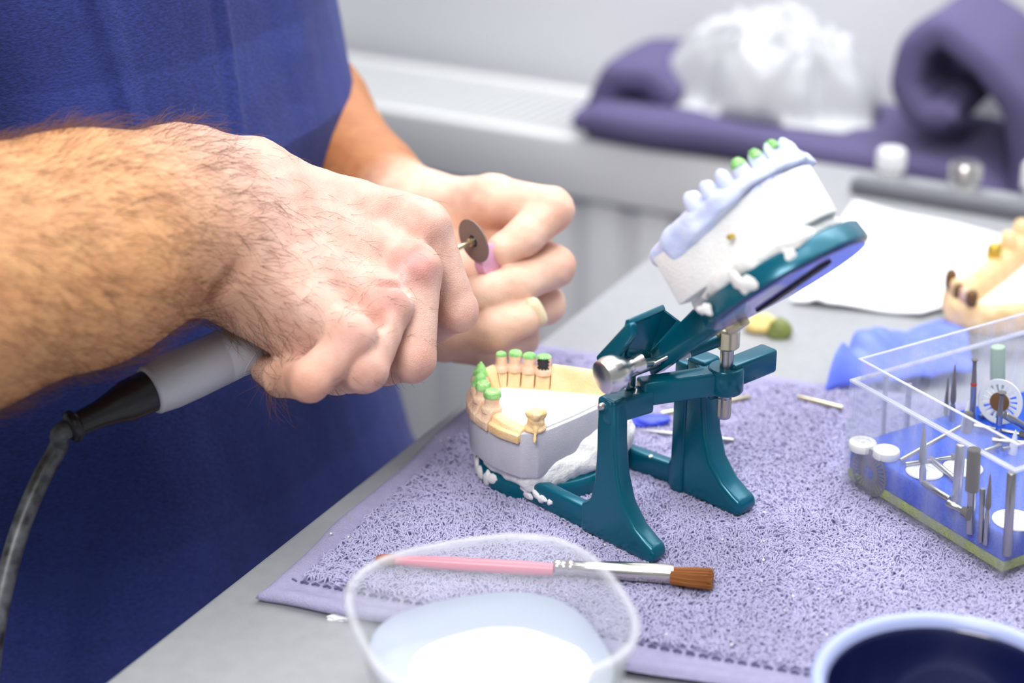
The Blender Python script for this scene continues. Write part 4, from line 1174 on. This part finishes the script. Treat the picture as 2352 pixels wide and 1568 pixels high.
# ---------------------------------------------------------------- handpiece
h0 = D(342, 898, .830); h1 = D(1088, 553, .926); hd = h1-h0; HL = np.linalg.norm(hd); hd /= HL
hp = thing('rotary_handpiece', 'grey rotary handpiece with a cutting disc, held in the fist', 'handpiece', h0)
MB().lathe(h0, hd, [(0, .0098), (.0004, .0112), (.0016, .0118), (.0026, .0116), (.0034, .0119), (.010, .0127), (.022, .0129), (.0375, .0127), (.0380, .01245), (.0386, .0127), (.060, .0120), (.080, .0108), (.110, .0098), (.125, .0080), (.130, .0066)], 56).build('handle', M['grey_grip'], hp, angle=60)
gr = MB()
xh, yh, zh = frame(hd, (0, 0, 1))
for (sg, up0) in ((1, 0), ):
    pts_ = []
    for s_ in np.linspace(-1, 1, 24):
        ang = math.radians(-150)+s_*math.radians(62)
        t_ = .0435+.020*s_*s_
        rr_ = np.interp(t_, [.0386, .060, .080], [.0127, .0120, .0108])-.0001
        pts_.append(h0+hd*t_+xh*(rr_*math.cos(ang))+yh*(rr_*math.sin(ang)))
    gr.tube(pts_, .00035, 8)
gr.build('grip_line', M['grey_grip'], hp)
MB().lathe(h0, -hd, [(-.001, .0098), (.004, .0098), (.012, .0094), (.018, .0076), (.026, .0060), (.036, .0054), (.0365, .0066), (.0380, .0074), (.0400, .0072), (.0412, .0056)], 40).build('strain_relief', M['black_rubber'], hp, angle=60)
cp0 = h0-hd*.040
cpts = [cp0, cp0-hd*.006, D(140, 1018, .818), D(100, 1085, .812), D(64, 1165, .806), D(34, 1250, .80), D(8, 1350, .795), D(-14, 1460, .79), D(-30, 1600, .785), D(-40, 1760, .78)]
cpts = np.array(cpts)
for _ in range(2):
    q = [cpts[0]]
    for a_, b_ in zip(cpts[:-1], cpts[1:]): q += [a_*.75+b_*.25, a_*.25+b_*.75]
    q.append(cpts[-1]); cpts = np.array(q)
MB().tube(cpts, .0043, 16).build('cord', M['cord'], hp)
MB().lathe(h0+hd*.128, hd, [(0, .0062), (.010, .0050), (.012, .0036)], 28).build('chuck', M['steel'], hp)
MB().lathe(h0+hd*.139, hd, [(0, .0013), (HL-.139-.003, .0013), (HL-.139-.0026, .0022), (HL-.139+.0012, .0024), (HL-.139+.0018, .0016)], 18).build('mandrel', M['brass'], hp)
dax = np.array([hd[0]*.8, hd[1]*1.25, hd[2]]); dax = hd
dk = MB().lathe(h1, dax, [(-.0004, .0118), (.0004, .0118)], 56).build('cutting_disc', M['disc'], hp)
MB().lathe(h1, -dax, [(.0, .0034), (.0008, .0030)], 24).build('disc_washer', M['black_rubber'], dk)

# ---------------------------------------------------------------- the person at the bench
per = thing('person', 'person in a blue apron holding the grey handpiece over the bench edge', 'person', np.array([-.245, 1.0, -TZ]))
TC = np.array([-.245, 1.0, 0])           # torso axis
def dp(*q): return D(*q).astype(np.float32)
# right forearm and hand --------------------------------------------------
RA = [dp(-420, 668, .73), dp(-150, 604, .765), dp(200, 520, .80), dp(420, 442, .835), dp(560, 428, .852)]
RAr = [.050, .0475, .0400, .0290, .0225]
RU = [dp(-420, 760, .72), dp(-150, 702, .75), dp(200, 620, .785), dp(400, 560, .812), dp(505, 556, .82)]
RUr = [.047, .0450, .0382, .0290, .0220]
mcpI, mcpM, mcpR, mcpP = dp(958, 506, .884), dp(932, 610, .866), dp(868, 692, .845), dp(795, 766, .823)
fI = [dp(985, 528, .880), dp(1050, 716, .884), dp(1000, 742, .908), dp(945, 705, .922)]
fM = [dp(955, 625, .858), dp(948, 824, .846), dp(890, 835, .872), dp(840, 790, .890)]
fR = [dp(888, 705, .838), dp(838, 848, .818), dp(775, 858, .842), dp(735, 820, .868)]
fP = [dp(812, 778, .816), dp(712, 874, .806), dp(648, 868, .828), dp(612, 850, .852)]
FR = {'I': (.0112, .0098, .0092, .0080), 'M': (.0120, .0106, .0098, .0085), 'R': (.0114, .0102, .0094, .0082), 'P': (.0104, .0092, .0084, .0072)}
thR = [dp(640, 560, .905), dp(800, 545, .925), dp(915, 560, .938), dp(985, 585, .930)]
handF = []
def chain(p, pts, r, k=.003):
    d = rc(p, pts[0], pts[1], r[0], r[1])
    for i in range(1, len(pts)-1):
        d = smin(d, rc(p, pts[i], pts[i+1], r[i], r[i+1]), k)
    return d
def f_right(p):
    fore = smin(chain(p, RA, RAr, .012), chain(p, RU, RUr, .012), .030)
    mc = rc(p, dp(590, 448, .858), mcpI, .0205, .0118)
    for (a, b, r1, r2) in ((dp(578, 500, .848), mcpM, .0205, .0122), (dp(562, 560, .836), mcpR, .020, .0118), (dp(545, 612, .824), mcpP, .0190, .0108)):
        mc = smin(mc, rc(p, a, b, r1, r2), .012)
    mc = smin(mc, rc(p, dp(600, 600, .875), dp(850, 670, .885), .022, .016), .012)
    mc = smin(mc, rc(p, dp(640, 520, .885), dp(900, 560, .90), .020, .012), .012)
    hyp = rc(p, dp(556, 668, .836), dp(706, 786, .832), .0190, .0128)
    mc = smin(mc, hyp, .010)
    d = smin(fore, mc, .016)
    fi = chain(p, fI, FR['I']); fm = chain(p, fM, FR['M']); fr_ = chain(p, fR, FR['R']); fp = chain(p, fP, FR['P'])
    th = chain(p, thR, (.017, .0125, .0108, .0085), .006)
    fg = smin(smin(fi, fm, .0014), smin(fr_, fp, .0014), .0014)
    d = smin(d, th, .006)
    # knuckle swellings
    for c, r in ((dp(975, 520, .876), .0118), (dp(948, 616, .856), .0130), (dp(884, 696, .838), .0124), (dp(806, 768, .816), .0112)):
        d = smin(d, np.sqrt(((p-c)**2).sum(1))-r, .006)
    d = smin(d, fg, .0042)
    # valleys between the knuckles and the wrist fold
    for a, b, r in ((dp(985, 560, .852), dp(930, 600, .838), .0022), (dp(930, 665, .838), dp(880, 655, .832), .0022), (dp(862, 740, .822), dp(815, 715, .818), .0020)):
        d = smax(d, -rc(p, a, b, r, r*.5), .008)
    d = smax(d, -rc(p, dp(462, 684, .803), dp(548, 628, .797), .0012, .0004), .009)
    return d+.00035*lump(p, 330, 41)+.00012*lump(p, 1300, 42)
allp = np.array(RA[1:]+RU[1:]+fI+fM+fR+fP+thR)
Vr, Qr = nets(f_right, np.minimum(allp.min(0)-.055, 9), allp.max(0)+.055, .00115)
# left forearm and hand ----------------------------------------------------
LA = [dp(420, 40, 1.20), dp(700, 262, 1.10), dp(850, 424, 1.045), dp(955, 486, 1.005)]
LAr = [.044, .0380, .0275, .0225]
gI = [dp(1130, 458, .972), dp(1264, 482, .960), dp(1205, 542, .948), dp(1152, 574, .944)]
gM = [dp(1150, 540, .990), dp(1272, 612, .968), dp(1180, 656, .944), dp(1085, 676, .934)]
gR = [dp(1140, 610, 1.0), dp(1252, 700, .980), dp(1150, 735, .962), dp(1080, 745, .958)]
gP = [dp(1100, 670, 1.0), dp(1196, 776, .985), dp(1110, 800, .968), dp(1050, 800, .965)]
gT = [dp(960, 640, .975), dp(1020, 770, .948), dp(1130, 755, .940), dp(1206, 730, .940)]
def f_left(p):
    fore = chain(p, LA, LAr, .012)
    mc = rc(p, dp(962, 490, 1.0), gI[0], .0195, .0128)
    for (a, b, r1, r2) in ((dp(960, 530, 1.005), gM[0], .020, .0125), (dp(960, 570, 1.005), gR[0], .020, .012), (dp(960, 610, 1.0), gP[0], .019, .0115)):
        mc = smin(mc, rc(p, a, b, r1, r2), .012)
    mc = smin(mc, rc(p, dp(970, 620, .98), dp(1090, 640, .965), .022, .015), .012)
    d = smin(fore, mc, .016)
    a = chain(p, gI, (.0128, .0122, .0100, .0086)); b = chain(p, gM, (.0122, .0112, .0104, .0090))
    c = chain(p, gR, (.0118, .0105, .0098, .0086)); e = chain(p, gP, (.0112, .0100, .0092, .0080)); t = chain(p, gT, (.017, .0130, .0118, .0094), .005)
    fg = smin(smin(a, b, .0016), smin(c, e, .0016), .0016)
    d = smin(d, fg, .0045)
    d = smin(d, t, .0022)
    d = smax(d, -rc(p, dp(1150, 500, .945), dp(1180, 462, .945), .002, .001), .006)
    return d+.00035*lump(p, 330, 45)
alll = np.array(LA[1:]+gI+gM+gR+gP+gT)
Vl, Ql = nets(f_left, alll.min(0)-.045, alll.max(0)+.045, .0015)
# torso, shoulders and upper arms (under the clothes)
def f_torso(p):
    q = p-TC.astype(np.float32); L = np.stack([q@E2.astype(np.float32), q@E1.astype(np.float32), p[:, 2]], 1)
    d = ell(L, (-.01, 0, .10), (.105, .150, .30))
    d = smin(d, ell(L, (-.02, 0, .36), (.095, .165, .14)), .06)
    d = smin(d, rc(L, (-.02, 0, .45), (-.01, 0, .56), .065, .055), .04)
    d = smin(d, ell(L, (-.03, 0, -.16), (.11, .16, .12)), .05)
    for s_ in (-1, 1):
        d = smin(d, rc(L, (0, s_*.085, -.20), (.36, s_*.075, -.19), .085, .065), .03)
        d = smin(d, rc(L, (.36, s_*.075, -.19), (.37, s_*.075, -.66), .060, .045), .02)
        d = smin(d, rc(L, (.37, s_*.075, -.70), (.50, s_*.08, -.715), .035, .030), .02)
    e = smin(rc(p, TC-E1*.185+EZ*.42, RA[0], .056, .050), rc(p, RA[0], RA[1], .050, .048), .02)
    d = smin(d, e, .03)
    return smin(d, rc(p, TC+E1*.185+EZ*.42, LA[0], .056, .044), .03)
Vt, Qt = nets(f_torso, np.array([-.75, .45, -.755]), np.array([.30, 1.45, .66]), .009)
VV = np.concatenate([Vr, Vl, Vt]); QQ = np.concatenate([Qr, Ql+len(Vr), Qt+len(Vr)+len(Vl)])
me_body = from_quads('body', VV, QQ)
# skin tone: tanned forearms, paler hands, flushed knuckles, plaster dust
def lc_(c): return np.array(lin(c)[:3])
wr = (dp(540, 500, .84)).astype(float); fax = (dp(540, 500, .84)-dp(100, 580, .78)).astype(float); fax /= np.linalg.norm(fax)
sR = (VV-wr)@fax
tR = np.clip((sR+.075)/.09, 0, 1); tR = tR*tR*(3-2*tR)
tone = lc_((220, 166, 116))[None]*(1-tR[:, None])+lc_((218, 180, 166))[None]*tR[:, None]
wl = (dp(930, 470, 1.01)).astype(float); lax = (dp(955, 486, 1.005)-dp(850, 424, 1.045)).astype(float); lax /= np.linalg.norm(lax)
sL = (VV-wl)@lax; tL = np.clip((sL+.022)/.03, 0, 1)
toneL = lc_((178, 118, 74))[None]*(1-tL[:, None])+lc_((238, 200, 178))[None]*tL[:, None]
nR, nL = len(Vr), len(Vl)
tone[nR:nR+nL] = toneL[nR:nR+nL]
for c, r, a, col in ((dp(955, 612, .846), .010, .75, (188, 116, 118)), (dp(888, 690, .830), .009, .65, (196, 126, 122)), (dp(975, 520, .872), .008, .35, (206, 140, 130)), (dp(806, 768, .808), .009, .35, (206, 140, 130)),
                     (dp(945, 850, .842), .012, .4, (212, 150, 132)), (dp(830, 870, .81), .012, .4, (212, 150, 132)), (dp(715, 890, .80), .012, .45, (210, 146, 128)), (dp(1060, 735, .88), .011, .35, (224, 160, 134)),
                     (dp(1300, 510, .955), .013, .4, (222, 150, 130)), (dp(1295, 620, .965), .012, .35, (222, 150, 130))):
    wgt = a*np.exp(-((VV-c)**2).sum(1)/r**2); tone = tone*(1-wgt[:, None])+lc_(col)[None]*wgt[:, None]
dseg = rc(VV.astype(np.float32), dp(926, 620, .846), dp(932, 700, .838), .0, .0)
wgt = .45*np.exp(-(dseg/.0035)**2)*(.4+.6*(lump(VV, 900, 5) > -.2)); tone = tone*(1-wgt[:, None])+lc_((244, 238, 236))[None]*wgt[:, None]
ca = me_body.color_attributes.new('tone', 'FLOAT_COLOR', 'POINT')
ca.data.foreach_set('color', np.c_[tone, np.ones(len(tone))].astype(np.float32).ravel())
body = link_mesh('body', me_body, M['skin'], per)
# thumbnail of the far hand
nx_ = np.array([.80, -.15, .40]); nx_ /= np.linalg.norm(nx_)
MB().lathe(D(1243, 712, .9370), nx_, [(-.004, .0072), (-.001, .0070), (.0006, .0058), (.0012, .003)], 24, sx=.62, sy=1.15).build('fingernail', M['nail'], per, angle=80)
# pink wheel held between the fingertips of the far hand
pk = D(1124, 598, .9390)
o = MB().lathe((0, 0, 0), (.75, -.55, .2), [(-.003, .0085), (-.0025, .0090), (.0025, .0090), (.003, .0080)], 32).build('polishing_wheel', M['pink'], local=True, angle=40)
o.location = (pk[0], pk[1], pk[2]+TZ)
tag(o, 'small pink wheel pinched in the far hand behind the cutting disc', 'polishing wheel')

# arm hair -----------------------------------------------------------------
Vrq = Vr[Qr]; fc = Vrq.mean(1); nrm = np.cross(Vrq[:, 2]-Vrq[:, 0], Vrq[:, 3]-Vrq[:, 1]); ar = np.linalg.norm(nrm, axis=1)+1e-12; nrm = nrm/ar[:, None]
s_ = (fc-wr)@fax
to_cam = np.array([0, 0, CH])-fc; to_cam /= np.linalg.norm(to_cam, axis=1)[:, None]
down = np.array([0, 0, -1.]); side = np.cross(fax, np.array([0, -1., 0])); 
dist_p = np.minimum.reduce([np.linalg.norm(fc-np.asarray(c, float), axis=1) for c in (mcpI, mcpM, mcpR, mcpP)])
dens = np.where(s_ < .005, 1.0, np.clip(1-(s_-.005)/.075, 0, 1)*.50)
uln = np.linalg.norm(np.cross(fc-np.asarray(dp(545, 612, .824), float), np.asarray(mcpP-dp(545, 612, .824), float)/np.linalg.norm(mcpP-dp(545, 612, .824))), axis=1)
dens = np.where((s_ > .005), dens*(.35+1.5*np.exp(-((uln-.028)/.018)**2)), dens)
onf = np.minimum.reduce([rc(fc.astype(np.float32), f[0], f[1], .0, .0) for f in (fM, fR, fP)])
isf = (onf < .0128) & (dist_p > .016)
dens = np.where(isf, .25*(np.abs(lump(fc, 120, 3)) > .25), dens)
dens = np.where((dist_p < .014) & ~isf, .08, dens)
dens *= (np.einsum('ij,ij->i', nrm, to_cam) > -.75)
pr = dens*ar; pr /= pr.sum()
NH = 6200
pick = rng.choice(len(fc), NH, p=pr)
root = fc[pick]+rng.normal(0, .0004, (NH, 3)); nn = nrm[pick]; ss = s_[pick]
swirl = lump(root, 45, 77)
dirv = fax[None]*1.0+np.where(ss > .0, 1, .55)[:, None]*down[None]*(.75+.5*swirl[:, None])+rng.normal(0, .33, (NH, 3))
dirv -= nn*np.einsum('ij,ij->i', dirv, nn)[:, None]; dirv /= np.linalg.norm(dirv, axis=1)[:, None]
ln = np.where(ss < -.01, rng.uniform(.009, .020, NH), rng.uniform(.004, .010, NH))
lift = rng.uniform(.15, .75, NH)*np.where(ss < -.01, 1.15, .75)
curl = np.cross(nn, dirv)*rng.normal(0, .28, NH)[:, None]
hp_ = []
for t in np.linspace(0, 1, 7):
    hp_.append(root-nn*.0003+dirv*(ln*t)[:, None]+nn*(ln*lift*(t-.62*t*t)*1.2)[:, None]+curl*(ln*t*t)[:, None])
hp_ = np.stack(hp_, 1)
rad_ = np.where(ss < -.01, .000072, .000055)[:, None]*np.ones((1, 7))*np.linspace(1, .45, 7)[None]*rng.uniform(.75, 1.25, (NH, 1))
ah = hair_curves('arm_hair', hp_, rad_, M['hair'], per); ah['kind'] = 'stuff'

# apron --------------------------------------------------------------------
zz_ = np.array([.47, .42, .19, .132, .105, .07, 0, -.055, -.10, -.16, -.24, -.40, -.62])[::-1]
xs_ = np.array([-.150, -.115, -.104, -.093, -.095, -.096, -.085, -.075, -.062, -.03, -.012, -.005, .0])[::-1]
A_ = np.array([.10, .135, .15, .16, .16, .16, .165, .175, .20, .24, .27, .27, .27])[::-1]
B_ = np.array([.14, .185, .185, .185, .185, .185, .188, .190, .195, .20, .205, .21, .215])[::-1]
na, nzv = 420, 420
zs = np.concatenate([np.linspace(.47, .22, 40, endpoint=False), np.linspace(.22, -.10, 280, endpoint=False), np.linspace(-.10, -.62, nzv-320)])
th_ = np.linspace(0, 2*math.pi, na, endpoint=False)
Zg, Tg = np.meshgrid(zs, th_, indexing='ij')
Ag = np.interp(Zg, zz_, A_); Bg = np.interp(Zg, zz_, B_); xs = np.interp(Zg, zz_, xs_)
ext = np.sqrt((Ag*E2[0])**2+(Bg*E1[0])**2)
cx = xs-ext
cy = 1.0+(cx+.245)*(-.45)
ca_, sa_ = np.cos(Tg), np.sin(Tg)
en = 2.3
qq = (np.abs(ca_)**en+np.abs(sa_)**en)**(-1/en)
ext2 = ext
Px = cx+E2[0]*Ag*qq*ca_+E1[0]*Bg*qq*sa_; Py = cy+E2[1]*Ag*qq*ca_+E1[1]*Bg*qq*sa_
mxx = Px.max(1, keepdims=True); Px = Px-(mxx-xs[:, :1])
PT = np.stack([Px, Py, Zg], -1)
nvec = np.stack([Px-Px.mean(1, keepdims=True), Py-Py.mean(1, keepdims=True), np.zeros_like(Px)], -1); nvec /= np.linalg.norm(nvec, axis=-1)[..., None]
q = PT-np.array([0, 0, CH]); dep = q[..., 1]*math.cos(PITCH)-q[..., 2]*math.sin(PITCH); upv = q[..., 1]*math.sin(PITCH)+q[..., 2]*math.cos(PITCH)
IX = 1176+FPX*q[..., 0]/dep; IY = 784-FPX*upv/dep
flat = PT.reshape(-1, 3)
fold = (.0035*lump(flat*np.array([1, 1, .35]), 26, 51)+.0012*lump(flat*np.array([1, 1, .6]), 80, 52)).reshape(Zg.shape)
near = nvec[..., 1] < .2
band = 1/(1+np.exp(-(IX-(212+.30*IY))/2.5))*(1-1/(1+np.exp(-(IX-(258+.27*IY))/2.5)))
e1_ = np.exp(-((IX-(215+.30*IY))/6)**2)
s2 = np.exp(-((IX-(506+.15*IY))/9)**2)
gate = near*np.clip((420-IY)/60, 0, 1)
disp = fold+gate*(band*.0022+e1_*.0016+s2*.0026-.0012*np.exp(-((IX-(195+.30*IY))/11)**2)-.0012*np.exp(-((IX-(485+.15*IY))/10)**2))
# a fold bulging near the chest edge
disp += gate*.004*np.exp(-(((IX-690)/45)**2))*np.clip((240-IY)/120, 0, 1)
PT = PT+nvec*disp[..., None]
ii = np.arange(nzv*na).reshape(nzv, na)
QA = np.stack([ii[:-1], ii[1:], np.roll(ii, -1, 1)[1:], np.roll(ii, -1, 1)[:-1]], -1).reshape(-1, 4)
ap = link_mesh('apron', from_quads('apron', PT.reshape(-1, 3), QA), M['apron'], per)
